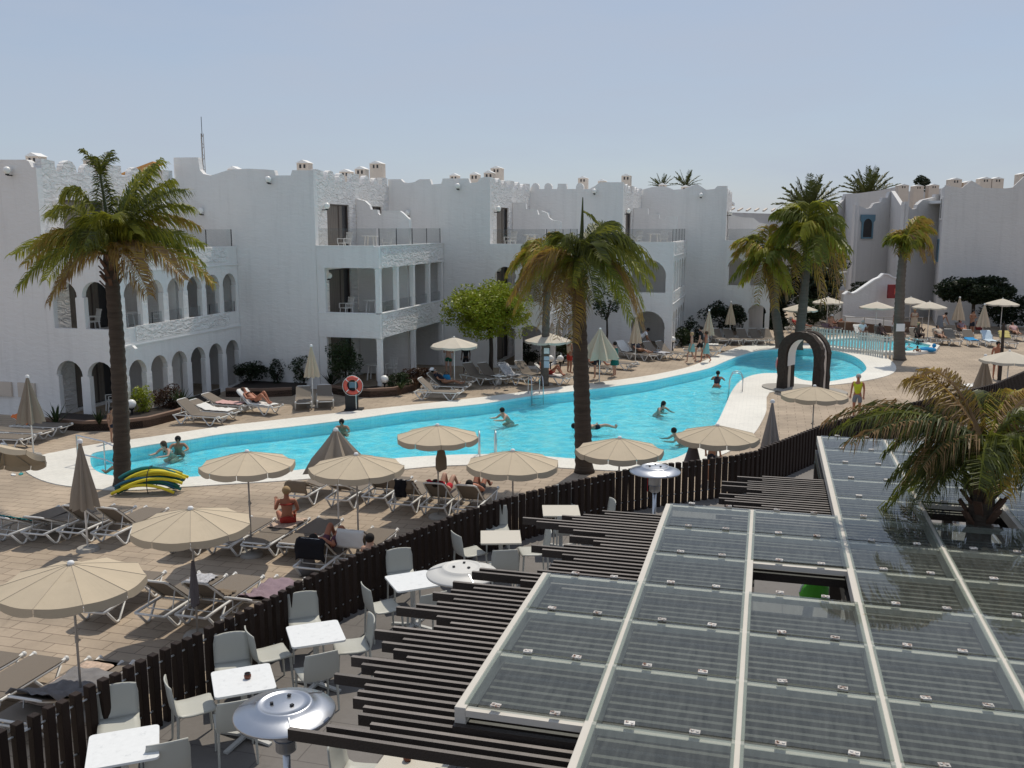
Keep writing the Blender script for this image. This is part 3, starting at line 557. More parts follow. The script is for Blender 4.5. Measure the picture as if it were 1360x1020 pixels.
MB().box(xr(1175, 64) + Z * .35, (5.5, .4, .7)).build('wall', 'curb', t); MB().bar(xr(1128, 63.4) + Z * 1.0, xr(1230, 64.2) + Z * .35, .3, .35).build('ramp', 'wall_smooth', t)
rl = MB().tube([xr(1130, 63) + Z * 1.1, xr(1235, 63) + Z * 1.1], .03, 6)
for k in range(5): rl.tube([xr(1130 + k * 26, 63), xr(1130 + k * 26, 63) + Z * 1.1], .03, 6)
rl.build('handrail', 'pole_grey', t)
t = thing('lattice_house', 'distant low house with slatted roof lattice between the hotel and palms', 'building', (0, 0, 0))
wallplate(t, 'wall', xr(968, 82), xr(1075, 88), [(1, zz(285, 85)), (0, zz(282, 82))])
for k in range(9): p = xr(972 + k * 11, 83 + k * .5); MB().bar(p + V((-.5, -1.2, zz(280, 83))), p + V((.5, 1.5, zz(276, 83))), .15, .12).build('roof_slat', 'beige_render', t)
t = thing('radio_mast', 'thin lattice radio mast rising behind the left roofs', 'mast', UY(271, 232, 120))
b0 = V((0, 0, -8)); mh = zz(155, 120) - UY(271, 232, 120).z
mm = MB()
for k in range(3): an = k * 2.094; mm.tube([V((.22 * math.cos(an), .22 * math.sin(an), -8)), V((.16 * math.cos(an), .16 * math.sin(an), mh - 2))], .045, 5)
for k in range(24):
    z = -6 + k * (mh + 3.8) / 24; an = k * 2.094; mm.tube([V((.2 * math.cos(an), .2 * math.sin(an), z)), V((.2 * math.cos(an + 2.094), .2 * math.sin(an + 2.094), z + .5))], .03, 4)
mm.build('lattice', 'pole_grey', t); MB().tube([(0, 0, mh - 2.4), (0, 0, mh)], .04, 5).build('aerial', 'black_metal', t)
mat('stone_grey', (.33, .31, .28), .85, .15, bump=.4); mat('canopy_white', (.6, .59, .56), .5, .05); mat('green_bright', (.09, .42, .03), .5)
# ------------------------------------------------------------------ fence
posts = resample(FL, .178)
fn = thing('fence', 'dark brown timber post fence curving along the terrace edge', 'fence', (0, 0, 0))
pm = MB(); pm.box((0, 0, (FT - TZ) / 2 - .03), (.098, .098, FT - TZ + .02)); proto_post = None
order = sorted(range(len(posts)), key=lambda i: (posts[i] - V((0, 0, 7))).length if posts[i].x > -6.6 else 99)
near = set(order[:100]); rest = MB(); post_me = None
for i, p in enumerate(posts):
    d = posts[min(i + 1, len(posts) - 1)] - posts[max(i - 1, 0)]; rz = math.atan2(d.y, d.x); hj = rnd.uniform(-.012, .012)
    if i in near:
        if post_me is None: o = pm.build('post', 'post_wood', fn, bevel=.006); post_me = o.data
        else: o = bpy.data.objects.new('post', post_me); COL.objects.link(o); o.parent = fn; b_ = o.modifiers.new('b', 'BEVEL'); b_.width = .006; b_.segments = 1
        o.location = (p.x, p.y, TZ + hj); o.rotation_euler = (rnd.uniform(-.012, .012), rnd.uniform(-.012, .012), rz)
    else: rest.box((p.x, p.y, (FT + TZ) / 2 - .02), (.098, .098, FT - TZ + .02), rz)
tag(rest.build('post', 'post_wood', fn), kind='stuff')
for z in (FT - .16, TZ + .22):
    MB().tube([(p.x, p.y, z) for p in FL], .012, 5).build('cable', 'cable', fn)
# ------------------------------------------------------------------ pergola
pg = thing('pergola', 'timber slat pergola with cream rails and dusty glass roof panels', 'pergola', G(1.5, 8, TZ))
PGO = G(1.5, 8, TZ)
def PG(s, t, z): return G(s, t, z) - PGO
SE = [-2.0, -1.06, -.06, .94, 1.94, 2.94, 3.94, 4.94, 5.94]
TS = lambda j: 6.05 + .91 * j
RANGE = [(0, 2), (-3, 5), (-3, 5), (-3, 10), (-3, 10), (-3, 10), (-3, 10), (-3, 10)]
OPEN = {(2, 3), (4, 6)}
glassy('roof_glass', (.8, .84, .825), .1, (.36, .37, .34), .03, streak=.05)
mat('glass_edge', (.12, .26, .22), .2)
ZR = 3.6
for i, s in enumerate(SE):
    c = [k for k in (i - 1, i) if 0 <= k < len(RANGE)]; a = min(RANGE[k][0] for k in c); b = max(RANGE[k][1] for k in c)
    t0, t1 = TS(a) - .03, TS(b + 1) + .03
    MB().bar(PG(s, t0, ZR - .06), PG(s, t1, ZR - .06), .085, .13).build('rail', 'rail_cream', pg, bevel=.006)
    MB().bar(PG(s, t0 + .05, ZR - .3), PG(s, t1 - .05, ZR - .3), .12, .16).build('beam', 'slat_wood', pg)
pm0 = None; clips = []
for i, (a, b) in enumerate(RANGE):
    pm0 = None; s0, s1 = SE[i] + .043, SE[i + 1] - .043; c = (s0 + s1) / 2
    for j in range(a, b + 2):
        t = TS(j); MB().bar(PG(s0, t, ZR - .035), PG(s1, t, ZR - .035), .066, .05).build('crossbar', 'rail_cream', pg)
        for q in (.27, .74): clips.append((s0 + (s1 - s0) * q + rnd.uniform(-.02, .02), t + .01))
        if j > b or (i, j) in OPEN: continue
        if j == a or pm0 is None:
            o = MB().box((0, 0, 0), (s1 - s0 + .05, .872, .012)).build('glass_panel', ['roof_glass'], pg); pm0 = o.data
        else: o = bpy.data.objects.new('glass_panel', pm0); COL.objects.link(o); o.parent = pg
        o.location = PG(c, t + .462, ZR + .015 - .0); o.rotation_euler = (R(.35) + rnd.uniform(-.003, .003), rnd.uniform(-.003, .003), -GA)
# white-and-brown end fascia below the first column
MB().bar(PG(SE[0] - .04, TS(0) - .06, ZR - .2), PG(SE[1] - .05, TS(0) - .06, ZR - .2), .05, .17).build('fascia', 'slat_wood', pg)
clips.sort(key=lambda c: (G(c[0], c[1], 3.6) - V((0, 0, 7))).length + (50 if c[1] < 5.3 else 0)); cm = None; cr = MB()
for k, (s, t) in enumerate(clips):
    if k < 99:
        if cm is None:
            q = MB(); q.box((0, 0, 0), (.072, .048, .012)).lathe([(.011, .004), (.011, .012), (0, .013)], (-.016, .004, 0), 6).lathe([(.011, .004), (.011, .012), (0, .013)], (.018, -.003, 0), 6); o = q.build('clip', 'clip', pg); cm = o.data
        else: o = bpy.data.objects.new('clip', cm); COL.objects.link(o); o.parent = pg
        o.location = PG(s, t, ZR + .036); o.rotation_euler.z = -GA + rnd.uniform(-.15, .15)
    else: cr.box(PG(s, t, ZR + .03), (.075, .05, .02), -GA)
tag(cr.build('clip', 'clip', pg), kind='stuff')
# slats: one member each, ragged left ends
ends1 = [-3.18, -2.93, -2.64, -2.78, -2.79, -2.92, -2.93, -2.92, -3.23, -2.93, -3.09, -3.23, -2.78, -2.94, -3.09, -2.94, -3.25, -3.12, -2.77, -2.65, -2.82, -3.26, -3.1, -2.93, -2.8, -3.05, -2.9, -2.7, -2.95, -2.6]
ends2 = [-2.2, -2.5, -2.7, -2.1, -2.0, -2.0, -1.75, -1.8, -1.95, -2.2, -2.35, -1.75, -1.6, -1.7, -2.0, -1.6, -1.75]
for k in range(100):
    t = 5.25 + k * .108
    if t > 16.1: break
    if t < 5.6: left = -1.02
    elif t < 8.75: left = ends1[int((t - 5.6) / .108) % len(ends1)]
    elif t < 11.55: left = ends2[k % len(ends2)] - (.25 if k % 5 == 0 else 0) - .1
    elif t < 13.8: left = rnd.choice([-.5, -.3, -.42, -.15, .05])
    else: left = .98
    q = MB(); segs = [(left, 5.9)]
    for (ci, cj) in OPEN:
        if TS(cj) - .02 < t < TS(cj + 1) + .02: segs = [(a, b) for l, r in segs for a, b in ((l, SE[ci]), (SE[ci + 1], r))]
    for n_, (l, r) in enumerate(segs):
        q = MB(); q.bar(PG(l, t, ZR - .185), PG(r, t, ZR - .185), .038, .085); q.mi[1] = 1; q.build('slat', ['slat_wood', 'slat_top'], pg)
for s, t in ((-1.06, 5.6), (-1.06, 11.4), (.94, 5.6), (.94, 11.4), (.94, 15.9), (2.94, 5.6), (2.94, 11.3), (2.94, 15.9), (4.94, 11.4), (4.94, 15.9)):
    MB().box(PG(s, t, (ZR - .38 + TZ) / 2), (.14, .14, ZR - .4 - TZ), -GA).build('post', 'slat_wood', pg)
# ------------------------------------------------------------------ terrace furniture
def chair_proto():
    t = thing('terrace_chair', 'x', 'chair', (0, 0, 0), 0, 'moulded chairs on the restaurant terrace')
    st = MB(); n = 7; top, bot = [], []          # seat dished, curling up into the back
    prof = [(.23, .445), (.2, .455), (.1, .448), (-.05, .44), (-.16, .445), (-.21, .47)]
    for y, z in prof:
        for k in range(n): x = -.225 + .45 * k / (n - 1); top.append(V((x * (1 if y > -.1 else .97), y, z + .012 * (x / .22) ** 2)))
    m = len(prof); vs = top + [p - Z * .018 for p in top]; fs = []
    for i in range(m - 1):
        for k in range(n - 1): a = i * n + k; fs += [(a, a + 1, a + n + 1, a + n), (m * n + a + n, m * n + a + n + 1, m * n + a + 1, m * n + a)]
    for i in range(m - 1): a = i * n; b = a + n - 1; fs += [(a, a + n, m * n + a + n, m * n + a), (b + n, b, m * n + b, m * n + b + n)]
    for k in range(n - 1): a = k; b = (m - 1) * n + k; fs += [(a + 1, a, m * n + a, m * n + a + 1), (b, b + 1, m * n + b + 1, m * n + b)]
    st.add(vs, fs); st.build('seat', 'chair_shell', t, True)
    bk = MB(); rows = [(.455, -.2), (.52, -.225), (.62, -.24), (.72, -.252), (.80, -.262), (.825, -.266)]; top = []
    for z, y in rows:
        hw = .222 if z < .8 else .205
        for k in range(n): x = -1 + 2 * k / (n - 1); top.append(V((x * hw, y - .035 * (1 - x * x), z + (.012 * (1 - x * x) if z > .7 else 0))))
    vs = top + [p - V((0, .016, 0)) for p in top]; m = len(rows); fs = []
    for i in range(m - 1):
        for k in range(n - 1): a = i * n + k; fs += [(a + 1, a, a + n, a + n + 1), (m * n + a, m * n + a + 1, m * n + a + n + 1, m * n + a + n)]
    for i in range(m - 1): a = i * n; b = a + n - 1; fs += [(a + n, a, m * n + a, m * n + a + n), (b, b + n, m * n + b + n, m * n + b)]
    for k in range(n - 1): b = (m - 1) * n + k; fs += [(b + 1, b, m * n + b, m * n + b + 1)]
    bk.add(vs, fs); bk.build('backrest', 'chair_shell', t, True)
    for x, y, zt in ((-.2, .2, .44), (.2, .2, .44), (-.2, -.21, .47), (.2, -.21, .47)):
        MB().tube([(x * 1.05, y * 1.12, 0), (x, y, zt)], [.013, .019], 6).build('leg', 'chair_shell', t)
    return t
CH = chair_proto()
def table_proto(m, nm):
    t = thing('terrace_table', 'x', 'table', (0, 0, 0), 0, 'square tables on the restaurant terrace'); s = .345; r = .05 if m == 'table_white' else .012
    ol = [(sx * (s - r) + r * math.cos(a), sy * (s - r) + r * math.sin(a)) for sx, sy, a0 in ((1, 1, 0), (-1, 1, 1), (-1, -1, 2), (1, -1, 3)) for a in [(a0 + k / 4) * math.pi / 2 for k in range(5)]]
    MB().plate([ol], .028, fl(.725)).build('top', m, t, bevel=.006)
    MB().tube([(0, 0, .06), (0, 0, .724)], .038, 10).build('column', 'table_leg', t)
    for k in range(4): an = k * math.pi / 2 + math.pi / 4; MB().bar((0.03 * math.cos(an), .03 * math.sin(an), .05), (.36 * math.cos(an), .36 * math.sin(an), .015), .06, .03).build('foot', 'table_leg', t)
    f = MB().bar((-.3, 0, .712), (.3, 0, .712), .05, .022); f.build('brace', 'table_leg', t)
    return t
TW, TC = table_proto('table_white', 0), table_proto('table_cream', 1)
tabs = [(TW, 164, 991, 20, 'square white table nearest the bottom left corner, beside the fence'), (TW, 323, 903, 21, 'square white table with a brown pot, behind the shiny blue-grey heater'),
        (TW, 419, 841, 20, 'square white table standing in the open between two pairs of chairs'), (TW, 548, 771, 24, 'square white table partly under the slats, left of the round white heater'),
        (TC, 665, 713, 2, 'square cream table left of the slats with chairs on every side'), (TC, 745, 678, 0, 'square cream table farthest back, partly covered by the slat ends'),
        (TC, 557, 1004, -16, 'square cream table with a brown pot at the bottom edge, under the pergola end')]
for pr, x, y, rz, lb in tabs:
    p = U(x, y, TZ + .75); place(pr, V((p.x, p.y, TZ)), R(rz), lb)
for x, y, lb in ((329, 897, 'small round brown ceramic pot on the white table'), (541, 1006, 'small round brown ceramic pot on the cream table')):
    p = U(x, y + 4, TZ + .754); t = thing('ashtray_pot', lb, 'pot', p, 0, 'brown pots on the tables')
    MB().lathe([(0, 0), (.03, 0), (.042, .02), (.042, .045), (.032, .06), (.028, .055), (.028, .03), (0, .03)], (0, 0, 0), 14).build('bowl', 'pot', t, True); MB().lathe([(.03, .055), (.036, .06), (.036, .068), (.028, .068), (.028, .055)], (0, 0, 0), 14).build('rim', 'black_metal', t, True)
# chairs: photo position of the seat centre, heading of the sitter (0 = away from camera), what singles it out
chs = [(158, 966, -158, 'pale moulded chair between the fence and the bottom left white table'), (222, 1012, 24, 'pale moulded chair at the bottom edge, back towards the camera, right of the white table'),
       (258, 938, -62, 'pale moulded chair left of the white table with pot, its side to the fence'), (312, 957, 22, 'pale moulded chair tucked under the shiny blue-grey heater dome'), (310, 890, -160, 'pale moulded chair squeezed between fence and white table with pot'),
       (360, 868, -60, 'pale moulded chair left of the open white table, in full sun'), (420, 893, 28, 'grey-shaded moulded chair seen from behind in front of the open white table'), (406, 830, -160, 'moulded chair between fence and the open white table'), (467, 858, 108, 'moulded chair seen edge-on at the right of the open white table'),
       (510, 806, -62, 'moulded chair left of the table beside the round white heater'), (536, 766, -158, 'moulded chair behind the table beside the round white heater, against the fence'), (566, 812, 30, 'moulded chair under the slat ends in front of the small white table'),
       (625, 733, -62, 'moulded chair left of the cream table, back to the fence'), (660, 703, -175, 'moulded chair on the fence side of the cream table'), (668, 752, 8, 'grey moulded chair with its back to the camera at the cream table'), (708, 732, 100, 'moulded chair with a sunlit white seat right of the cream table'),
       (750, 673, -178, 'grey moulded chair between the fence and the farthest cream table'), (752, 705, 5, 'moulded chair in front of the farthest cream table, under the slat ends'), (795, 690, 100, 'moulded chair right of the farthest cream table, mostly beneath slats'), (480, 1030, -100, 'moulded chair at the bottom edge left of the cream table with pot')]
for x, y, rz, lb in chs:
    p = U(x, y, TZ + .45); place(CH, V((p.x, p.y, TZ)), R(rz), lb)
# patio heaters
def heater(p, lb, m, domez=2.2):
    t = thing('patio_heater', lb, 'heater', (p.x, p.y, TZ), 0.4, 'steel patio heaters on the terrace')
    d = MB().lathe([(.02, domez - .03), (.15, domez - .02), (.39, domez - .075), (.405, domez - .09), (.41, domez - .075), (.4, domez - .063), (.3, domez - .028), (.235, domez - .012), (.225, domez + .008), (.2, domez + .012), (.19, domez + .0), (.15, domez + .01), (.0, domez + .016)], (0, 0, 0), 40).build('dome', m, t, True)
    for k in range(3): an = k * 2.094 + .5; MB().bar((.235 * math.cos(an), .235 * math.sin(an), domez - .006), (.39 * math.cos(an), .39 * math.sin(an), domez - .056), .012, .012).build('seam', 'steel', d)
    for k in range(3): an = k * 2.094 + 1; MB().box((.1 * math.cos(an), .1 * math.sin(an), domez + .022), (.026, .026, .014), an).build('screw', 'black_metal', d)
    MB().lathe([(.09, domez - .3), (.1, domez - .28), (.1, domez - .06), (.13, domez - .04)], (0, 0, 0), 18).build('burner', 'brushed', t, True)
    MB().lathe([(.06, domez - .42), (.085, domez - .4), (.085, domez - .3), (.1, domez - .3)], (0, 0, 0), 18).build('control_collar', 'brushed', t, True)
    MB().tube([(0, 0, .8), (0, 0, domez - .4)], .032, 10).build('pole', 'steel', t, True)
    MB().lathe([(.24, .0), (.24, .06), (.2, .08), (.2, .74), (.16, .8), (.03, .82)], (0, 0, 0), 24).build('base', 'brushed', t, True)
heater(U(378, 942, TZ + 2.15), 'shiny blue-grey dome patio heater nearest the camera', 'brushed'); heater(U(614, 759, TZ + 2.15), 'patio heater with a matt white dome above the slats', 'canopy_white')
heater(U(870, 628, TZ + 2.1), 'patio heater with a silver dome against the far fence', 'brushed')
p = U(1082, 787, TZ + 1.0); t = thing('green_sack', 'bright green rounded bag seen through the open roof cell', 'bag', p)
MB().ball((0, 0, 0), .22, 12, 8, (1, .7, .9)).build('sack', 'green_bright', t, True); MB().tube([(.02 + .26 * math.cos(a), -.1, .05 + .2 * math.sin(a)) for a in [k * math.pi / 8 for k in range(9)]], .012, 6).build('handle', 'white_paint', t)
# ------------------------------------------------------------------ parasols
def canopy(mb, r, z, n, drop, sag=.028, val=.13, cone=1.0, gap=.02, ph=.15):
    rings = [0.02, .2, .4, .6, .8, 1.0]; sub = 6; vs = []; T_ = n * sub; k_ = T_
    for q in rings:
        for k in range(T_):
            an = 2 * math.pi * k / T_ + ph; f = (k % sub) / sub; edge = math.cos(math.pi / n) / math.cos((f - .5) * 2 * math.pi / n)
            rr = r * q * (edge / math.cos(0) if True else 1); s_ = sag * math.sin(math.pi * f) * q * q
            vs.append(V((rr * math.cos(an), rr * math.sin(an), z - drop * q ** 1.08 - s_)))
    fs = [(i * T_ + k, (i + 1) * T_ + k, (i + 1) * T_ + (k + 1) % T_, i * T_ + (k + 1) % T_) for i in range(len(rings) - 1) for k in range(T_)]
    mb.add(vs, fs)
    for j in range(n):                            # valance flaps, slit at every rib, scalloped
        vs = []
        for f in [k / sub for k in range(sub + 1)]:
            ff = f * (1 - gap) + gap / 2; an = 2 * math.pi * (j + ff) / n + ph; edge = math.cos(math.pi / n) / math.cos((ff - .5) * 2 * math.pi / n); rr = r * edge
            zt = z - drop - sag * math.sin(math.pi * ff); c = math.sin(math.pi * f) ** .5
            vs += [V((rr * math.cos(an), rr * math.sin(an), zt)), V((rr * 1.006 * math.cos(an), rr * 1.006 * math.sin(an), zt - val * (.8 + .2 * c)))]
        mb.add(vs, [(2 * k, 2 * k + 1, 2 * k + 3, 2 * k + 2) for k in range(sub)])
def parasol_proto(m, n=10, r=1.0, h=2.3, drop=.26):
    t = thing('parasol', 'x', 'parasol', (0, 0, 0), 0, 'open beige parasols around the pool')
    c = MB(); canopy(c, r, h, n, drop); c.cur = 1
    for k in range(n): an = 2 * math.pi * k / n + .15; c.tube([(r * q * math.cos(an), r * q * math.sin(an), h - drop * q ** 1.08 + .003) for q in (.05, .3, .55, .8, 1)], .004, 4)
    o = c.build('canopy', [m, 'seam'], t); o.modifiers.new('s', 'SOLIDIFY').thickness = .004
    for k in range(n): an = 2 * math.pi * k / n + .15; MB().bar((.03 * math.cos(an), .03 * math.sin(an), h - .035), (r * .97 * math.cos(an), r * .97 * math.sin(an), h - drop * .97 - .02), .012, .014).build('rib', 'pole_grey', t)
    MB().lathe([(0, h + .05), (.035, h + .045), (.05, h + .02), (.05, h - .01), (0, h - .01)], (0, 0, 0), 10).build('finial', 'white_paint', t, True)
    MB().tube([(0, 0, 0.03), (0, 0, 1.1), (0, 0, h - .02)], .019, 8).build('pole', 'pole_grey', t, True)
    MB().lathe([(.028, 1.12), (.028, 1.22), (.02, 1.23)], (0, 0, 0), 8).box((.035, 0, 1.16), (.03, .02, .03)).build('collar', 'pole_grey', t)
    MB().lathe([(0, .08), (.22, .07), (.25, .03), (.25, 0)], (0, 0, 0), 18).build('base', 'stone_grey', t, True)
    return t
PO = parasol_proto('canopy'); PF = parasol_proto('canopy_far', 8, 1.0, 2.35, .36) if False else None
def open_at(pr, x, y, lb, rz, h=2.3, sc=1.0):
    p = U(x, y, h * sc); o = place(pr, V((p.x, p.y, 0)), rz, lb); o.scale = (sc, sc, sc); return o
for k, (x, y, lb) in enumerate(((94, 749, 'large beige open parasol nearest the camera, at the left edge beside the fence'), (253, 676, 'beige open parasol with a striped cloth hanging from its pole'), (328, 600, 'beige open parasol between the noodle pile and the sitting woman'),
        (473, 604, 'beige open parasol in front of the brown half-folded one'), (581, 565, 'beige open parasol at the pool edge with a towel hanging beneath'), (681, 599, 'beige open parasol left of the tall middle palm trunk'),
        (823, 582, 'beige open parasol right of the tall middle palm trunk'), (953, 565, 'beige open parasol between the pool corner and fence, dark cloth below'), (1082, 513, 'beige open parasol in front of the dark stone arch'))):
    open_at(PO, x, y, lb, .1 + k * .37)
def canopy2(n=8):
    t = thing('parasol', 'x', 'parasol', (0, 0, 0), 0, 'cream parasols across the pool'); h = 2.35; r = 1.05
    c = MB(); canopy(c, r, h, n, .34, .03, .1); o = c.build('canopy', 'canopy_cream', t); o.modifiers.new('s', 'SOLIDIFY').thickness = .004
    MB().tube([(0, 0, 0), (0, 0, h)], .024, 8).build('pole', 'white_paint', t, True); MB().lathe([(0, h + .06), (.04, h + .03), (.04, h - .01)], (0, 0, 0), 8).build('finial', 'white_paint', t)
    MB().lathe([(0, .08), (.22, .07), (.25, 0)], (0, 0, 0), 14).build('base', 'stone_grey', t); return t
mat('canopy_cream', (.66, .6, .5), .85, .06, vs=5, trans=.18, rand=.04)
PC = canopy2()
for k, (x, y, lb) in enumerate(((603, 447, 'cream open parasol left of the round green tree, two people beneath'), (728, 441, 'cream open parasol behind the pale palm trunk with notices'), (1063, 403, 'cream open parasol behind the two far palm trunks'), (1100, 394, 'cream open parasol in front of the small dark tree by the stairs'),
        (1165, 400, 'cream open parasol left of the palm standing by the picket fence'), (1210, 394, 'cream open parasol half hidden behind the picket fence palm'), (1235, 400, 'cream open parasol right of the picket fence palm, over a dark sunbather'), (1332, 396, 'cream open parasol under the dark hedge at the right edge'), (1341, 465, 'cream open parasol at the right edge beside the leaning dry pole'))):
    open_at(PC, x, y, lb, .2 + k * .41, 2.38)
def folded(name, lb, p, r, z0, z1, m, n=8, pole=1, tilt=None, stripe=False, grp='folded parasols', pz=0.0):
    """closed parasol: pleated cone of cloth round its pole"""
    t = thing(name, lb, 'parasol', p, rnd.uniform(0, 3), grp)
    T_ = n * 4; vs = []; lev = [(0.05, 1.0), (.3, .86), (.62, .55), (.88, .25), (1.0, .04)] if not stripe else [(.12, 1.0), (.4, .7), (.7, .36), (1.0, .03)]
    lev = [(1 - a, b) for a, b in ((0, 1.0), (.25, .82), (.55, .5), (.85, .2), (1, .06))]
    for f, q in lev:
        for k in range(T_):
            an = 2 * math.pi * k / T_; w_ = (1, .78, .62, .78)[k % 4] if q > .1 else 1; low = (0, .02, .05, .02)[k % 4] if f == 1 else 0
            vs.append(V((r * q * w_ * math.cos(an), r * q * w_ * math.sin(an), z1 - (z1 - z0) * f + low)))
    c = MB(); c.add(vs, [(i * T_ + k, i * T_ + (k + 1) % T_, (i + 1) * T_ + (k + 1) % T_, (i + 1) * T_ + k) for i in range(len(lev) - 1) for k in range(T_)])
    o = c.build('canopy', m, t); o.modifiers.new('s', 'SOLIDIFY').thickness = .005
    MB().tube([(0, 0, 0), (0, 0, z1)], .022, 8).build('pole', 'white_paint', t, True); MB().lathe([(0, z1 + .06), (.05, z1 + .04), (.06, z1), (.06, z1 - .04)], (0, 0, 0), 10).build('cap', 'white_paint', t, True)
    MB().lathe([(0, .08), (.22, .07), (.25, 0)], (0, 0, 0), 14).build('base', 'stone_grey', t); return t
def at_base(x, y): return U(x, y, 0)
def at_top(x, y, z): p = U(x, y, z); return V((p.x, p.y, 0))
for x, y, z, r, z0, m, lb in ((106, 586, 2.45, .32, .95, 'canopy_brown', 'brown folded parasol over the loungers left of the noodle pile'), (36, 500, 2.5, .42, 1.05, 'canopy_brown', 'folded parasol beside the orange towel lounger, before the meter cabinets'), (1026, 533, 2.4, .30, .85, 'canopy_grey', 'grey folded parasol left of the stone arch, on the white surround'),
        (413, 459, 2.45, .33, 1.2, 'canopy_beige', 'beige folded parasol behind the pair of loungers by the hotel wall'), (845, 420, 2.5, .34, 1.1, 'canopy_beige', 'beige folded parasol under the end of the drooping middle palm frond'), (942, 412, 2.5, .36, 1.1, 'canopy_beige', 'folded parasol behind the walking couple in turquoise'), (971, 401, 2.5, .34, 1.1, 'canopy_beige', 'pale folded parasol in front of the dark bush under horseshoe arches'),
        (1275, 395, 2.5, .42, 1.0, 'canopy_beige', 'folded parasol left one below the dark hedge'), (1308, 404, 2.4, .42, 1.0, 'canopy_beige', 'folded parasol next to the white towel lounger at right'), (1309, 472, 2.0, .42, .5, 'canopy_brown', 'folded brown parasol leaning by the dry pole at right')):
    mat('canopy_beige', (.56, .46, .34), .9, .08, vs=5)
    folded('parasol', lb, at_top(x, y, z), r, z0, z, m)
folded('parasol', 'brown half-open parasol shaped like a tent at the pool edge', at_top(446, 571, 2.45), .8, 1.5, 2.45, 'canopy_brown', 8)
folded('parasol', 'half-open beige parasol with pale stripes beside the man in white', at_top(797, 437, 2.5), .95, 1.15, 2.5, 'canopy_beige', 8)
t = open_at(PO, -32, 590, 'greyish parasol tilted down at the left edge above the pool end', .5); t.rotation_euler = (R(-24), R(14), .5)
# cloths hanging from parasol poles
def hang(lb, x, y, z, m, wd=.16, h=.55):
    p = U(x, y, z); t = MB(); vs = []; n = 7
    for i in range(6):
        f = i / 5; ww = wd * (.35 + .65 * min(1, f * 1.6))
        for k in range(n): an = 2 * math.pi * k / n; vs.append(V((ww * math.cos(an) * (1 + .25 * (k % 2)), ww * .5 * math.sin(an), -h * f - .04 * (k % 3) * f)))
    t.add(vs, [(i * n + k, (i + 1) * n + k, (i + 1) * n + (k + 1) % n, i * n + (k + 1) % n) for i in range(5) for k in range(n)]); o = t.build('hanging_cloth', m, None, True, loc=p); tag(o, lb, 'cloth'); return o
mat('stripe_cloth', (.12, .11, .12), .9, .8, vs=18, aniso=(6, 6, .3)); mat('towel_brown', (.2, .155, .11), .95, .1, bump=.4, bs=150); mat('towel_grey', (.2, .195, .2), .95, .4, vs=6, bump=.4, bs=80)
hang('dark striped beach cloth hanging from a parasol pole', 256, 745, 1.5, 'stripe_cloth', .075, .75); hang('brown towel hanging beneath the pool edge parasol', 586, 590, 1.85, 'towel_brown', .13, .6); hang('dark cloth hanging below the parasol at the pool corner', 921, 588, 1.75, 'stripe_cloth', .2, .8)
# ------------------------------------------------------------------ sun loungers (local +Y points to the feet)
def lounger_proto(ang, far=False):
    t = thing('sun_lounger', 'x', 'sun lounger', (0, 0, 0), 0, 'sun loungers around the pool'); zr = .33; hw = .3
    f = MB()
    for x in (-hw, hw): f.tube([(x, -.97, zr - .01), (x, -.6, zr), (x, .8, zr), (x, .95, zr + .03), (x, 1.0, zr + .0)], .027, 6)
    for y in (-.96, -.2, .96): f.tube([(-hw, y, zr - .02), (hw, y, zr - .02)], .022, 6)
    f.build('frame', 'lounger_frame', t, True)
    for x in (-hw - .01, hw + .01):
        for y in (-.62, .6): MB().tube([(x, y - .3, zr - .02), (x, y - .06, .04), (x, y, .018), (x, y + .06, .04), (x, y + .24, zr - .02)], .024, 6).build('leg', 'lounger_frame', t, True)
    MB().box((0, .39, zr + .03), (.64, 1.14, .022)).build('seat_sling', 'sling', t, bevel=.008)
    for x in (-1, 1): MB().ball((x * (hw - .0), .985, zr + .02), .045, 8, 6, (.9, 1, 1.1)).build('end_cap', 'lounger_frame', t, True)
    a = R(ang); L = .78; y0 = -.18; d = V((0, -math.cos(a), math.sin(a))); u = V((0, math.sin(a), math.cos(a)))
    q = lambda x, l, h=0: V((x, y0, zr + .01)) + d * l + u * h
    b = MB(); b.add([q(-.3, .0, .02), q(.3, .0, .02), q(.29, L, .02), q(-.29, L, .02), q(-.3, .0, .004), q(.3, .0, .004), q(.29, L, .004), q(-.29, L, .004)], [(0, 1, 2, 3), (7, 6, 5, 4), (0, 4, 5, 1), (1, 5, 6, 2), (2, 6, 7, 3), (3, 7, 4, 0)])
    o = b.build('backrest', 'sling', t)
    fr = MB().tube([q(-.27, 0, -.01), q(-.275, L * .8, -.01), q(-.26, L, -.0), q(-.2, L + .03, .01), q(.2, L + .03, .01), q(.26, L, 0), q(.275, L * .8, -.01), q(.27, 0, -.01)], .022, 6)
    fr.build('backrest_frame', 'lounger_frame', o, True)
    if ang > 10:
        MB().tube([q(-.25, .5, -.02), V((-.25, y0 - .5, zr - .02)), V((.25, y0 - .5, zr - .02)), q(.25, .5, -.02)], .014, 5).build('prop', 'lounger_frame', o, True)
    return t
LG = {'f': lounger_proto(3), 'm': lounger_proto(24), 'h': lounger_proto(40)}
ANG = {'f': R(3), 'm': R(24), 'h': R(40)}
DB = -15
PLACED = {}
def lounger(key, x, y, mode, rz, lb, foot=True):
    """x, y: photo position of the middle of the foot end (or head end) of the frame"""
    p = U(x, y, .33); d = V((-math.sin(R(rz)), math.cos(R(rz)), 0)); c = p + d * (-.97 if foot else .97)
    o = place(LG[mode], V((c.x, c.y, 0)), R(rz), lb); PLACED[key] = (V((c.x, c.y, 0)), R(rz), mode); return o
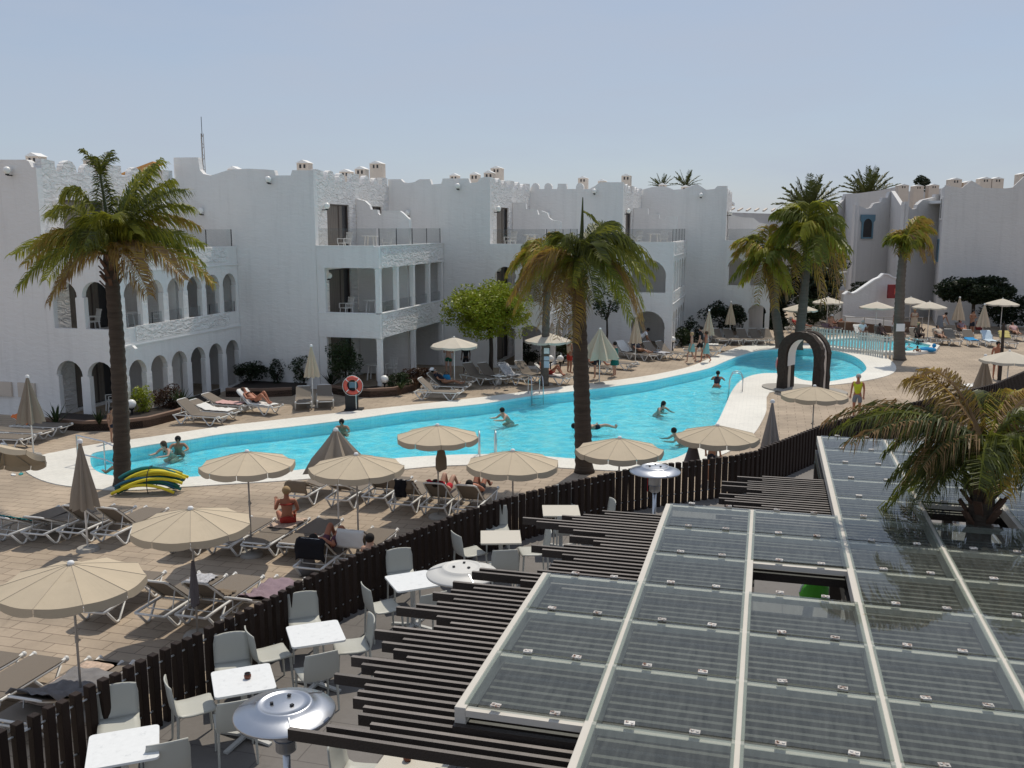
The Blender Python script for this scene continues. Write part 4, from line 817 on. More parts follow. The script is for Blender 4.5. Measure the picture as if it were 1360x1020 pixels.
LL = [  # near rows, heads towards the camera
 ('a0', 10, 868, 'f', DB, 1, 'flat taupe lounger at the left picture edge, left in the row under the nearest parasol'), ('a1', 66, 874, 'f', DB, 1, 'flat taupe lounger left of the beige towel lounger by the fence'), ('a2', 139, 880, 'f', DB, 1, 'lounger covered by the beige patterned towel beside the nearest parasol pole'), ('a3', 30, 962, 'm', DB, 0, 'lounger heaped with grey towels behind the bottom left fence posts'),
 ('b0', 118, 812, 'f', DB + 4, 0, 'lounger mostly hidden under the nearest parasol, white frame showing'), ('b1', 199, 816, 'h', DB, 0, 'raised lounger with a striped towel on its foot end, behind the fence'), ('b2', 253, 818, 'h', DB, 0, 'raised lounger below the hanging striped cloth'), ('b3', 314, 822, 'm', DB, 0, 'raised lounger with mauve towel, next to the fence posts'),
 ('c0', -2, 708, 'm', DB - 6, 0, 'lounger at the left picture edge in palm shade'), ('c1', 43, 708, 'm', DB, 0, 'half-raised lounger, left one of three beneath the brown folded parasol'), ('c2', 90, 706, 'h', DB, 0, 'raised lounger, middle one of three beneath the brown folded parasol'), ('c3', 136, 709, 'h', DB, 0, 'raised lounger, right one of three beneath the brown folded parasol'),
 ('d0', 232, 724, 'f', DB, 0, 'flat lounger hidden under the parasol with the striped cloth'), ('d1', 287, 725, 'f', DB, 0, 'flat lounger right under the pole of the parasol left of the sitting woman'), ('d2', 337, 725, 'f', DB, 0, 'flat lounger on which the woman in a red bikini sits'), ('d3', 385, 726, 'f', DB, 0, 'empty flat taupe lounger right of the sitting woman'), ('d4', 408, 754, 'h', DB, 0, 'raised lounger with a black towel over its back'), ('d5', 462, 742, 'h', DB, 0, 'raised lounger with a white towel over its back, at the fence'),
 ('e0', 393, 658, 'm', DB, 0, 'lounger with a brown towel over its back, first in the row at the pool edge'), ('e1', 447, 663, 'm', DB, 0, 'raised lounger beneath the parasol in front of the half-folded one'), ('e2', 495, 660, 'h', DB, 0, 'empty lounger just right of the parasol pole, fourth row from camera'), ('e3', 530, 669, 'h', DB, 0, 'raised lounger with a black cloth over its back'), ('e4', 573, 673, 'h', DB, 0, 'lounger with a person with red towel lying on it'), ('e5', 616, 676, 'h', DB, 0, 'lounger at the fence, right of the person with red towel')]
LL += [  # far side, left
 ('g0', 88, 566, 'm', -100, 1, 'lounger with the orange towel under the left folded parasol'), ('g1', 62, 574, 'f', -100, 1, 'flat lounger next to the orange towel lounger, nearer the pool'), ('g2', 37, 582, 'f', -100, 1, 'flat lounger at the left picture edge, nearest the pool end'),
 ('h0', 297, 553, 'h', -108, 1, 'empty lounger in front of the left planter, nearest the pool'), ('h1', 314, 547, 'm', -108, 1, 'lounger with a white towel, second behind the left pool side'), ('h2', 329, 538, 'm', -108, 1, 'lounger with a pink towel, third behind the left pool side'), ('h3', 368, 540, 'h', -118, 1, 'white-towelled lounger of the woman with raised knees'),
 ('i0', 403, 535, 'm', -168, 1, 'left lounger of the pair by the beige folded parasol'), ('i1', 432, 533, 'm', -168, 1, 'right lounger of the pair by the beige folded parasol'),
 ('j0', 612, 521, 'h', -103, 1, 'lounger seen from its side, nearest the pool in the group by the round tree'), ('j1', 622, 513, 'h', -103, 1, 'second lounger from the pool in the group by the round tree'), ('j2', 630, 506, 'm', -103, 1, 'lounger with a blue bag in the group by the round tree'),
 ('k0', 652, 503, 'h', -140, 1, 'grey lounger right of the parasol pole below the round tree'), ('k1', 672, 503, 'h', -140, 1, 'lounger with a small white towel below the round tree'), ('k2', 699, 503, 'h', -140, 1, 'lounger with a silvery towel left of the pool ladder'), ('k3', 722, 500, 'h', -140, 1, 'dark lounger just behind the pale palm trunk with notices'), ('k4', 757, 502, 'h', -125, 1, 'white-towelled lounger between the two middle palm trunks'),
 ('l0', 815, 488, 'm', -120, 1, 'lounger behind the man in white and the woman in green'), ('l1', 843, 483, 'f', -120, 1, 'empty lounger jutting out right of the woman in green'), ('l2', 848, 470, 'h', -150, 1, 'lounger with a white towel beneath the folded parasol at the middle palm frond'), ('l3', 868, 472, 'h', -145, 1, 'dark lounger beside the bending man, left one'), ('l4', 888, 471, 'h', -145, 1, 'dark lounger beside the bending man, right one'), ('l5', 908, 470, 'h', -138, 1, 'lounger just right of the globe lamp behind the walking couple'),
 ('m0', 963, 459, 'f', -105, 1, 'low lounger directly right of the walking couple, farther one'), ('m1', 956, 466, 'f', -105, 1, 'low lounger directly right of the walking couple, nearer one')]
for k in range(5): LL.append((f'n{k}', (962, 979, 997, 1014, 1030)[k], 452, 'h', -172, 1, f'empty lounger under the horseshoe arches block, {ORD[k]} from the left in its row'))
LL += [('o0', 1082, 436, 'h', -110, 1, 'lounger of the person in red by the far palm trunks'), ('o1', 1099, 434, 'h', -110, 1, 'empty grey lounger beside the person in red'), ('o2', 1113, 437, 'm', -165, 1, 'lounger with mauve towel under the parasol by the small dark tree'), ('o3', 1132, 434, 'f', -115, 1, 'lounger with yellow towel in front of the stair wall')]
FR = [(1150, 446, 'crumpled white towel'), (1178, 448, 'dark sunbather in purple'), (1201, 449, 'white cap sunbather, beside the picket fence palm'), (1225, 451, 'dark-skinned sunbather'), (1256, 452, 'brown seat, right of the dark-skinned sunbather'), (1271, 453, 'dark grey cover'), (1296, 454, 'bright blue towel'), (1321, 455, 'white and pale blue towel'), (1345, 456, 'yellow towel on its back')]
for k, (x, y, s) in enumerate(FR): LL.append((f'p{k}', x, y, 'h', 178 - k, 1, f'far right front row lounger with {s}'))
LL += [('q0', 1262, 443, 'h', 176, 1, 'back row lounger behind the dark grey cover, left one under the hedge'), ('q1', 1286, 443, 'h', 174, 1, 'back row lounger behind the blue towel, right one under the hedge'), ('q2', 1356, 447, 'h', 172, 1, 'lounger at the far right edge under the hedge parasol'), ('r0', 1300, 512, 'm', -60, 1, 'white-towelled lounger beyond the fence, behind the foreground palm')]
for key, x, y, mo, rz, ft, lb in LL: lounger(key, x, y, mo, rz, lb, bool(ft))
# ------------------------------------------------------------------ towels and bags
def tmat(name, c, **k): return mat(name, c, .95, k.pop('var', .1), bump=.5, bs=90, **k)
for nm, c in (('towel_white', (.72, .71, .68)), ('towel_beige', (.6, .46, .34)), ('towel_black', (.008, .008, .012)), ('towel_orange', (.75, .2, .06)), ('towel_mauve', (.26, .19, .22)), ('towel_red', (.62, .03, .05)), ('towel_pink', (.6, .38, .36)), ('towel_blue', (.03, .27, .55)), ('towel_yellow', (.66, .55, .2)), ('towel_pale_blue', (.5, .6, .68)), ('towel_teal', (.05, .3, .3))): tmat(nm, c)
mat('towel_pattern', (.5, .38, .3), .95, .75, vs=22, bump=.5, bs=90); mat('towel_stripe', (.42, .42, .44), .95, .9, vs=26, aniso=(1, .12, 1)); mat('cover_grey', (.05, .052, .055), .8)
def towel(key, m, l0, l1, lb, wd=.6, wr=.022, over=0.0):
    """cloth lying on the lounger from l0 to l1 (metres along it, head -0.96 ... foot 0.96), optionally hanging over the head end"""
    c, rz, mo = PLACED[key]; a = ANG[mo]; r2 = random.Random(hash(lb) % 9999 if False else sum(map(ord, lb))); n, k_ = 16, 9; vs = []; hang_ = over
    for i in range(n + 1):
        l = l0 + (l1 - l0) * i / n
        if l > -.18: p = V((0, l, .375)); nn = Z
        else:
            s = -.18 - l; d = V((0, -math.cos(a), math.sin(a))); nn = V((0, math.sin(a), math.cos(a)))
            if s > .82: p = V((0, -.18, .355)) + d * (.84 + .02 * min(1, (s - .82) * 8)) - Z * (s - .82) + nn * .0 ; nn = V((0, -1, .2))
            else: p = V((0, -.18, .365)) + d * s
        for k in range(k_ + 1):
            x = wd * (k / k_ - .5); w_ = wr * (r2.random() * .5 + .6 * abs(math.sin(i * .9 + k * .55 + r2.random() * .4)))
            edge = -.05 if k in (0, k_) and wd > .6 else 0
            vs.append(p + V((x + .015 * math.sin(i * 1.3), 0, edge)) + nn * (w_ + .004))
    q = MB(); q.add(vs, [(i * (k_ + 1) + k, i * (k_ + 1) + k + 1, (i + 1) * (k_ + 1) + k + 1, (i + 1) * (k_ + 1) + k) for i in range(n) for k in range(k_)])
    o = q.build('towel', m, None, True, loc=c, rz=rz); o.modifiers.new('s', 'SOLIDIFY').thickness = .008; tag(o, lb, 'towel', 'towels on the loungers'); return o
for a in (('a2', 'towel_pattern', -.5, .85, 'beige patterned towel spread over the lounger by the nearest parasol pole', .62), ('a3', 'towel_grey', -.9, .5, 'crumpled heap of grey towels behind the bottom left fence posts', .8, .1), ('b1', 'towel_stripe', .3, .85, 'black and white striped towel on the foot of a lounger', .45, .05), ('b3', 'towel_mauve', -.5, .7, 'mauve towel crumpled over the lounger by the fence', .66, .09),
          ('b2', 'towel_brown', -.5, .1, 'dark brown towel on the lounger below the hanging striped cloth', .5, .05), ('d2', 'towel_pattern', .1, .9, 'pale patterned towel beneath the sitting woman', .6, .03), ('d4', 'towel_black', -1.45, -.4, 'black towel draped over a raised lounger back', .64), ('d5', 'towel_white', -1.4, -.55, 'white towel draped over a raised lounger back at the fence', .6), ('e0', 'towel_brown', -1.3, -.5, 'brown towel draped over the first lounger back at the pool edge', .62),
          ('e3', 'towel_brown', -1.25, -.5, 'brown striped towel over a lounger back under the black cloth', .6), ('e3', 'towel_black', -1.45, -.55, 'black cloth hanging over a lounger back left of the red towel', .3, .05), ('e4', 'towel_red', -.95, -.4, 'bright red towel bunched over the lounger back', .45, .1), ('g0', 'towel_orange', -.95, -.3, 'orange towel on the head of a lounger at left', .62, .04), ('h1', 'towel_white', -.6, .8, 'white towel on the second lounger by the left pool side', .6, .03),
          ('h2', 'towel_pink', -.3, .8, 'pale pink towel on the third lounger by the left pool side', .6, .03), ('h3', 'towel_white', -.95, .85, 'white towel under the woman with raised knees', .64, .03), ('k1', 'towel_white', .2, .8, 'small white towel on a lounger below the round tree', .5, .05), ('k2', 'towel_stripe', -.9, .3, 'silvery patterned towel over a lounger left of the pool ladder', .6, .04), ('k4', 'towel_white', -.9, .6, 'white towel on the lounger between the middle palms', .6, .03),
          ('l2', 'towel_white', -.95, .3, 'white towel on the lounger below the drooping palm frond', .6, .03), ('l4', 'towel_stripe', .1, .85, 'grey printed towel on the foot of a dark lounger', .6, .05), ('m0', 'towel_white', -.3, .6, 'white towel on the low lounger right of the couple', .6, .03), ('o2', 'towel_mauve', -.6, .9, 'mauve towel hanging over a lounger near the small dark tree', .7, .05), ('o3', 'towel_yellow', -.4, .8, 'yellow towel on the lounger in front of the stair wall', .6, .03),
          ('p0', 'towel_white', -.9, .6, 'crumpled white towel, first in the far right front row', .6, .07), ('p5', 'cover_grey', -.95, .0, 'dark grey cover over a far right lounger back', .64, .02), ('p6', 'towel_blue', -.3, .8, 'bright blue towel on a far right lounger', .62, .05), ('p7', 'towel_pale_blue', -.95, .8, 'white and pale blue towel along a far right lounger', .62, .03), ('p8', 'towel_yellow', -.97, -.4, 'yellow towel over the back of a far right lounger', .64, .03), ('r0', 'towel_white', -.9, .7, 'white towel on the lounger beyond the fence by the foreground palm', .6, .03), ('c0', 'towel_teal', -.9, -.3, 'teal towel on the lounger at the left edge', .5, .05)):
    towel(a[0], a[1], a[2], a[3], a[4], *(a[5:]))
def bag(p, lb, m, s=.3):
    t = thing('beach_bag', lb, 'bag', p, rnd.uniform(0, 3)); q = MB(); q.lathe([(0, 0), (s * .5, .01), (s * .58, s * .4), (s * .42, s * .95), (s * .36, s)], (0, 0, 0), 12); q.v = [(x, y * .6, z) for x, y, z in q.v]; q.build('body', m, t, True)
    MB().tube([(s * .3 * math.cos(a), 0, s * .9 + s * .45 * math.sin(a)) for a in [k * math.pi / 8 for k in range(9)]], .012, 5).build('handle', 'black_metal', t)
bag(U(593, 508, .36), 'blue bag on a lounger in the group by the round tree', 'towel_blue', .35); bag(U(408, 762, 0), 'grey shoulder bag on the ground below the black towel', 'towel_grey', .4)
bag(U(662, 511, 0), 'white bag on the paving in front of the tree loungers', 'towel_white', .3); bag(U(863, 652, 0.9), 'dark red bag hanging behind the fence at the far heater', 'towel_red', .4); bag(U(1300, 438, .2), 'dark red bag behind the blue towel lounger', 'red_paint', .6)
# ------------------------------------------------------------------ foam noodles heaped by the left palm
for nm, c in (('foam_yellow', (.72, .6, .03)), ('foam_green', (.01, .13, .08)), ('foam_blue', (.015, .1, .16)), ('foam_teal', (.02, .2, .2)), ('foam_red', (.5, .05, .06))): mat(nm, c, .55, .1)
nb = U(200, 655, 0); c_ = ['yellow', 'green', 'teal', 'green', 'teal', 'yellow', 'blue', 'teal', 'red', 'green', 'blue', 'yellow', 'teal', 'yellow', 'yellow', 'yellow', 'blue', 'yellow', 'teal', 'blue', 'yellow', 'teal', 'blue']
for k, cn in enumerate(c_):
    row, col = divmod(k, 5); off = V((rnd.uniform(-.15, .15), (col - 2) * .105 + row * .05, .06 + row * .085)); L = rnd.uniform(1.35, 1.65); pts = []
    for i in range(11): u = i / 10 - .5; pts.append(off + V((u * L, u * .12 * (k % 3 - 1), .22 * (1 - (2 * u) ** 2) + (.12 * (u + .5) if k % 2 else 0))))
    o = MB().tube(pts, .042, 8).build('pool_noodle', 'foam_' + cn, None, True, loc=nb, rz=R(8)); tag(o, ('yellow', 'green', 'dark blue', 'teal', 'red')[('yellow', 'green', 'blue', 'teal', 'red').index(cn)] + ' foam pool noodle in the arched heap at the left palm', 'pool noodle', cn + ' foam noodles in the heap')
tag(MB().tube([nb + V((.05, .36 * math.cos(a), .32 + .42 * math.sin(a))) for a in [k * math.pi / 10 for k in range(-2, 13)]], .012, 5).build('strap', 'black_metal'), 'black strap tied around the heap of foam noodles', 'strap')
# ------------------------------------------------------------------ stone arch, lifebuoys, ladders, picket fence
t = thing('stone_arch', 'dark rough stone shower arch standing at the pool corner', 'arch', (0, 0, 0)); q0 = U(1034, 518); ax = V((.74, -.673, 0)).normalized(); L = 2.0; ay = V((-ax.y, ax.x, 0)); o0 = q0 - ax * .12 + ay * .3
c0 = L / 2; hr = L / 2; zc = 2.7 - hr
def arch_loop(w0, w1, zt, r, sp): return [(w0, 0.0), (w0 + 1e-3, sp)] + [(c0 - r * math.cos(math.pi * k / 14), sp + (zt - sp) * math.sin(math.pi * k / 14)) for k in range(1, 14)] + [(w1 - 1e-3, sp), (w1, 0.0)]
ol = arch_loop(0, L, 2.62, hr, 1.6)[::-1]; il = arch_loop(.36, L - .36, 2.3, hr - .36, 1.5)
# uneven outline like laid rock, two ribs with a smooth recessed band between
r2 = random.Random(3)
def rough(lp, a): return [q for i in range(len(lp) - 1) for q in ([lp[i]] + [(lp[i][0] + (lp[i + 1][0] - lp[i][0]) * f + r2.uniform(-a, a), lp[i][1] + (lp[i + 1][1] - lp[i][1]) * f + r2.uniform(-a, a)) for f in ((.2, .4, .6, .8) if i in (0, len(lp) - 2) else (.5,))])] + [lp[-1]]
for w0 in (0.0, .62): MB().plate([rough(ol, .035) + rough(il, .025)], .34, lambda u, v, w_: o0 + ax * u + ay * (w0 + w_ - .3) + Z * v).build('masonry', 'stone_dark', t)
MB().plate([[(c0 + (x - c0) * .95, z * .98) for x, z in ol] + [(c0 + (x - c0) * 1.02, z * 1.004) for x, z in il]], .27, lambda u, v, w_: o0 + ax * u + ay * (w_ + .045) + Z * v).build('middle_band', 'beige_render', t)
ins = MB(); pts = [(x, z) for x, z in il]; pts = [(pts[0][0], 1.1)] + pts[1:-1] + [(pts[-1][0], 1.1)]; n = len(pts)
sh = [(c0 + (x - c0) * .945, z - .04) for x, z in pts]; ins.add([o0 + ax * x + ay * w_ + Z * z for x, z in sh for w_ in (-.12, .6)], [(2 * k, 2 * k + 1, 2 * k + 3, 2 * k + 2) for k in range(n - 1)]); ins.build('white_lining', 'white_paint', t)
MB().plate([[(c0 + 1.9 * math.cos(2 * math.pi * k / 28), 1.2 * math.sin(2 * math.pi * k / 28)) for k in range(28)]], .05, lambda u, v, w_: o0 + ax * u + ay * (v + .3) + Z * (.03 + w_)).build('base', 'stone_grey', t)
def lifebuoy(p, d, lb, stand=None, r=.29):
    p = V(p); d = V(d).normalized(); x = d.cross(Z).normalized(); ring = [p + x * r * math.cos(a) + Z * r * math.sin(a) for a in [k * 2 * math.pi / 28 for k in range(28)]]
    t = thing('lifebuoy', lb, 'lifebuoy', (0, 0, 0)); o = MB().tube(ring, .075, 10, closed=True).build('ring', 'buoy_red', t, True)
    for k in range(4): a0 = k * math.pi / 2 + .78; MB().tube([p + x * r * math.cos(a0 + s) + Z * r * math.sin(a0 + s) for s in (-.05, 0, .05)], .079, 10).build('white_band', 'white_paint', t, True)
    MB().tube([p + x * (r + .1) * math.cos(a) + Z * ((r + .1) * math.sin(a) - .03 * abs(math.sin(2 * a))) for a in [k * 2 * math.pi / 24 for k in range(24)]], .01, 5, closed=True).build('rope', 'white_paint', t)
    return t
bp = U(470, 545); lifebuoy(bp + V((0, -.12, 1.0)), (0, -1, 0), 'red lifebuoy with white bands on the dark stand beside the far pool edge')
t = thing('lifebuoy_stand', 'black board stand carrying the red lifebuoy by the far pool edge', 'stand', bp)
MB().box((-.08, .05, .55), (.5, .12, 1.1)).build('board', 'black_metal', t, bevel=.01); MB().tube([(.1, -.02, 0), (.1, -.02, 1.3)], .025, 8).build('pole', 'steel', t); MB().box((.0, .1, .03), (.7, .5, .06)).build('base', 'black_metal', t)
MB().box((0, -.02, 1.0), (.3, .03, .22)).build('holder', 'blue_paint', t)
lifebuoy(o0 + ay * .22 - ax * .1 + Z * 1.1, (-ax.x, -ax.y, 0), 'dark red lifebuoy hanging on the left side of the stone arch', r=.31)
def ladder(p, d, lb, wd=.5):
    d = V(d).normalized(); x = V((-d.y, d.x, 0)); t = thing('pool_ladder', lb, 'ladder', (p.x, p.y, 0), 0, 'steel pool ladders')
    for s in (-1, 1):
        b = x * s * wd / 2; MB().tube([b - d * .35 + Z * .02, b - d * .35 + Z * .55, b - d * .28 + Z * .75, b - d * .1 + Z * .84, b + d * .1 + Z * .78, b + d * .2 + Z * .5, b + d * .25 - Z * .38], .022, 8).build('rail', 'steel', t, True)
    for z in (-.12, -.34): MB().box(d * .24 + Z * z, (.08, wd - .04, .03), math.atan2(d.y, d.x)).build('step', 'steel', t)
ladder(U(712, 525), (.25, -.97, 0), 'steel pool ladder on the far edge beside the pale palm trunk'); ladder(U(975, 519), (-.95, .25, 0), 'steel pool ladder at the white corner by the stone arch'); ladder(U(647, 606), (-.1, 1, 0), 'steel pool ladder rising from the near edge between two parasols')
t = thing('handrail', 'thin metal handrail leading down into the left pool end', 'handrail', (0, 0, 0)); a0, a1, a2 = U(104, 617), U(140, 620), U(172, 626)
for h in (.85, .3): MB().tube([a0 + Z * (h + .05), a1 + Z * (h - .08), a2 + Z * (h - .3)], .022, 8).build('rail', 'steel', t)
for p, h in ((a0, .9), (a1, .78), (a2, .55)): MB().tube([p - Z * .3, p + Z * h], .022, 8).build('post', 'steel', t)
pf = thing('picket_fence', 'low white picket fence round the paddling pool', 'fence', (0, 0, 0))
pp = resample([U(x, y) for x, y in ((1078, 461), (1096, 464), (1120, 466), (1150, 470), (1172, 474.5), (1192, 476))], .2); pm = None
mat('picket', (.66, .655, .6), .6, .12)
for i, p in enumerate(pp):
    d = pp[min(i + 1, len(pp) - 1)] - pp[max(i - 1, 0)]; rz = math.atan2(d.y, d.x)
    if pm is None: o = MB().box((0, 0, .6), (.105, .03, 1.2)).build('picket', 'picket', pf); pm = o.data
    else: o = bpy.data.objects.new('picket', pm); COL.objects.link(o); o.parent = pf
    o.location = p; o.rotation_euler.z = rz
for z in (.25, .95): MB().tube([p + V((.0, .03, z)) for p in pp], .03, 5).build('rail', 'picket', pf)
# ------------------------------------------------------------------ globe lamps in the planters, kerbs
def planter(lb, px, back):
    t = thing('planter', lb, 'planter', (0, 0, 0), 0, 'brown kerbed planters along the hotel'); f = [U(x, y) for x, y in px]; f = [p for k in range(len(f) - 1) for p in (f[k].lerp(f[k + 1], q / 4) for q in range(4))] + [f[-1]]
    kb = MB(); n = len(f); vs = []
    for i, p in enumerate(f):
        d = (f[min(i + 1, n - 1)] - f[max(i - 1, 0)]).normalized(); nn = V((-d.y, d.x, 0)); vs += [p, p + Z * .36, p + nn * .2 + Z * .36, p + nn * .2]
    kb.add(vs, [(4 * i + a, 4 * i + 4 + a, 4 * i + 4 + (a + 1) % 4, 4 * i + (a + 1) % 4) for i in range(n - 1) for a in range(4)] + [(0, 1, 2, 3), (4 * n - 1, 4 * n - 2, 4 * n - 3, 4 * n - 4)]); kb.build('kerb', 'curb', t)
    b = [V(q) for q in back]; lp = [(p.x, p.y) for p in f] + [(p.x, p.y) for p in b]
    so = MB(); so.plate([lp], .26, fl(0.002)); so.build('soil', 'soil', t)
planter('long curved brown planter in front of the left arcade', ((58, 569), (110, 573), (160, 572), (200, 567), (238, 557), (262, 548)), (P1(3.2, 6, 0), P1(3.2, 1.5, 0), P1(2.6, -.25, 0), P1(.5, -.25, 0)))
planter('brown planter with shrubs against the blank white wall', ((300, 527), (345, 528), (388, 526)), (P2(-.6, -.1, 0), P2(-3.6, -.1, 0)))
planter('brown planter before the square column block, by the lifebuoy', ((436, 522), (462, 527), (492, 528), (526, 526), (552, 519), (562, 510)), (P2(3.2, 4, 0), P2(3.2, 1, 0), P2(2.4, -.3, 0), P2(.4, -.3, 0)))
for x, y, lb in ((176, 560, 'white globe lamp on a short post beside the left palm trunk'), (511, 524, 'white globe lamp by the square column'), (731, 494, 'white globe lamp right of the pale palm trunk'), (744, 494, 'white globe lamp among plants left of the middle palm trunk'), (893, 466, 'white globe lamp at the arched block corner near the couple'), (1326, 434, 'white globe lamp by the folded parasols at far right')):
    t = thing('globe_lamp', lb, 'lamp', U(x, y)); MB().lathe([(.07, 0), (.07, .1), (.035, .12), (.035, .42), (.09, .46), (.09, .5)], (0, 0, 0), 10).build('post', 'black_metal', t, True); MB().ball((0, 0, .66), .17, 14, 9).build('globe', 'globe', t, True)
t = thing('security_camera', 'small white security camera on the arcade corner', 'camera', P1(2.93, .4, 2.62)); MB().bar((0, 0, 0), (.35, -.1, .1), .05, .05).build('bracket', 'white_paint', t); MB().bar((.3, -.05, .1), (.5, -.3, .02), .1, .09).build('housing', 'white_paint', t)
for x, y, lb, m in ((28, 630, 'teal flip-flop left by the pool end', 'towel_teal'), (18, 631, 'white sandal left by the pool end', 'towel_white'), (672, 519, 'black flip-flop on the paving near the pool ladder', 'cover_grey'), (690, 521, 'dark sandal on the paving left of the pool ladder', 'cover_grey')):
    o = MB().lathe([(0, 0), (.06, 0), (.06, .025), (0, .03)], (0, 0, 0), 10); o.v = [(x_, y_ * 2.1, z_) for x_, y_, z_ in o.v]; o.tube([(-.05, .0, .02), (0, .09, .06), (.05, 0, .02)], .008, 5); tag(o.build('flip_flop', m, None, loc=U(x, y), rz=rnd.uniform(0, 3)), lb, 'sandal')
# ------------------------------------------------------------------ palms, trees, plants
def leafmat(name, c, var=.35, tr=.25):
    return mat(name, c, .5, var, vs=1.8, trans=tr, spec=.35)
leafmat('frond_green', (.16, .18, .03), tr=.42); leafmat('frond_lime', (.3, .3, .035), tr=.42); leafmat('frond_gold', (.4, .27, .055), tr=.35); leafmat('frond_dry', (.28, .18, .085), tr=.3); leafmat('frond_dark', (.075, .09, .025), tr=.3)
leafmat('leaf_lime', (.25, .29, .02), .45); leafmat('leaf_dark', (.018, .03, .012), .4); leafmat('leaf_mid', (.03, .05, .016), .45); leafmat('leaf_red', (.07, .035, .02), .5)
mat('palm_trunk', (.07, .053, .04), .95, .65, vs=3, bump=1.0, bs=9, aniso=(.6, .6, 6)); mat('palm_trunk_grey', (.13, .11, .09), .95, .5, vs=3, bump=1.0, bs=9, aniso=(.6, .6, 5)); mat('boot_brown', (.1, .055, .035), .95, .4, vs=8); mat('bark', (.05, .038, .03), .95, .4, vs=6, bump=.8, bs=20)
def frond(mb, p0, p2, arch, Lf, n=46, wid=.045, droop=.75, mi=0, mi2=None, r=None, clump=0.0, stiff=False):
    """pinnate frond: rachis on a bent curve, two ranks of narrow leaflets hanging from it"""
    r = r or rnd; p0, p2 = V(p0), V(p2); d = p2 - p0; p1 = p0 + d * .48 + Z * arch; side0 = d.cross(Z)
    if side0.length < 1e-3: side0 = V((1, 0, 0))
    side0.normalize(); B_ = lambda t: p0 * (1 - t) ** 2 + p1 * 2 * t * (1 - t) + p2 * t * t; T_ = lambda t: ((p1 - p0) * (1 - t) + (p2 - p1) * t).normalized()
    mb.cur = mi; mb.tube([B_(k / 9) for k in range(10)], [.035 * (1 - .85 * k / 9) for k in range(10)], 4, cap=False)
    for k in range(n):
        t = .1 + .9 * (k + r.random() * .6) / n; b = B_(t); tg = T_(t); sd = (side0 - tg * side0.dot(tg)).normalized(); up = sd.cross(tg)
        env = (min(1, .35 + t * 2.2)) * (1 - .6 * max(0, t - .55) / .45)
        for s in (-1, 1):
            L = Lf * env * r.uniform(.75, 1.12); fw = r.uniform(.45, .8); dr = droop * r.uniform(.55, 1.15)
            d1 = (sd * s * r.uniform(.8, 1.05) + tg * fw + up * r.uniform(-.15, .35)).normalized(); d2 = (d1 * (1 - dr) + V((0, 0, -1)) * dr + tg * .25).normalized() if not stiff else d1
            m1 = b + d1 * L * .42; m2 = m1 + d2 * L * .36; m3 = m2 + (d2 * .7 + V((0, 0, -.5 * (not stiff)))).normalized() * L * .3
            wv = (tg * .8 + up * .5 * s).normalized() * wid * .5 * r.uniform(.7, 1.2)
            mb.cur = mi if mi2 is None or r.random() > .3 + .4 * t else mi2
            mb.add([b - wv * .5, b + wv * .5, m1 + wv, m1 - wv, m2 + wv * .8, m2 - wv * .8, m3], [(0, 1, 2, 3), (3, 2, 4, 5), (5, 4, 6)])
def trunk(mb, pts, r0, r1, seg=12, ring=.12):
    pts = [V(p) for p in pts]; L = sum((b - a).length for a, b in zip(pts, pts[1:])); n = max(10, int(L / ring)); out, rs = [], []
    for i in range(n + 1):
        t = i / n * (len(pts) - 1); k = min(int(t), len(pts) - 2); f = t - k; out.append(pts[k].lerp(pts[k + 1], f)); rs.append((r0 + (r1 - r0) * i / n) * (1.06 if i % 2 else .96) * (1.25 if i == 0 else 1))
    mb.tube(out, rs, seg)
FM = ['frond_green', 'frond_lime', 'frond_gold', 'frond_dry', 'frond_dark']
def palm(name, lb, base, crown, fr, r0, r1, tm='palm_trunk', bend=0.0, Lf=.5, n=46, wid=.045, boots=True, group=None, seed=1, extra=0, exr=1.8, exm=(0, 1), alt=None):
    """fr: (tip, arch, material, leaf scale); extra adds fronds all round, front and back"""
    base, crown = V(base), V(crown); t = thing(name, lb, 'palm', base, 0, group); r = random.Random(seed); c = crown - base
    tr = MB(); trunk(tr, [V((0, 0, 0)), c * .33 + V((bend, 0, 0)), c * .66 + V((bend, 0, 0)), c], r0, r1); tr.build('trunk', tm, t, True)
    if boots:
        bt = MB()
        for k in range(26):
            an = k * 2.4; z = -.15 - .03 * k; d = V((math.cos(an), math.sin(an), 0)); p = c + V((0, 0, z)); bt.bar(p + d * r1 * .7, p + d * (r1 + .13) + Z * .22, .09, .03)
        bt.build('leaf_bases', 'boot_brown', t)
    cr = MB()
    for tip, arch, m, sc in fr: frond(cr, c + V((0, 0, r.uniform(-.1, .1))), V(tip) - base, arch, Lf * sc, int(n), wid, r.uniform(.6, .85), m, (alt or {0: 1, 1: 2, 2: 3, 3: 2, 4: 0})[m], r)
    for k in range(extra):
        an = k * 2.39996 + r.random(); el = r.uniform(-.5, .9); L = exr * r.uniform(.8, 1.1); tp = c + V((math.cos(an) * L * math.cos(el * .7), math.sin(an) * L * math.cos(el * .7), L * (math.sin(el) - .45)))
        frond(cr, c, tp, L * .45, Lf * r.uniform(.8, 1), int(n * .9), wid, .75, exm[k % len(exm)], None, r)
    cr.build('crown', FM, t); return t
def tips(lst, Y):
    return [(UY(x, y, Y + dy), ar, m, sc) for x, y, dy, ar, m, sc in lst]
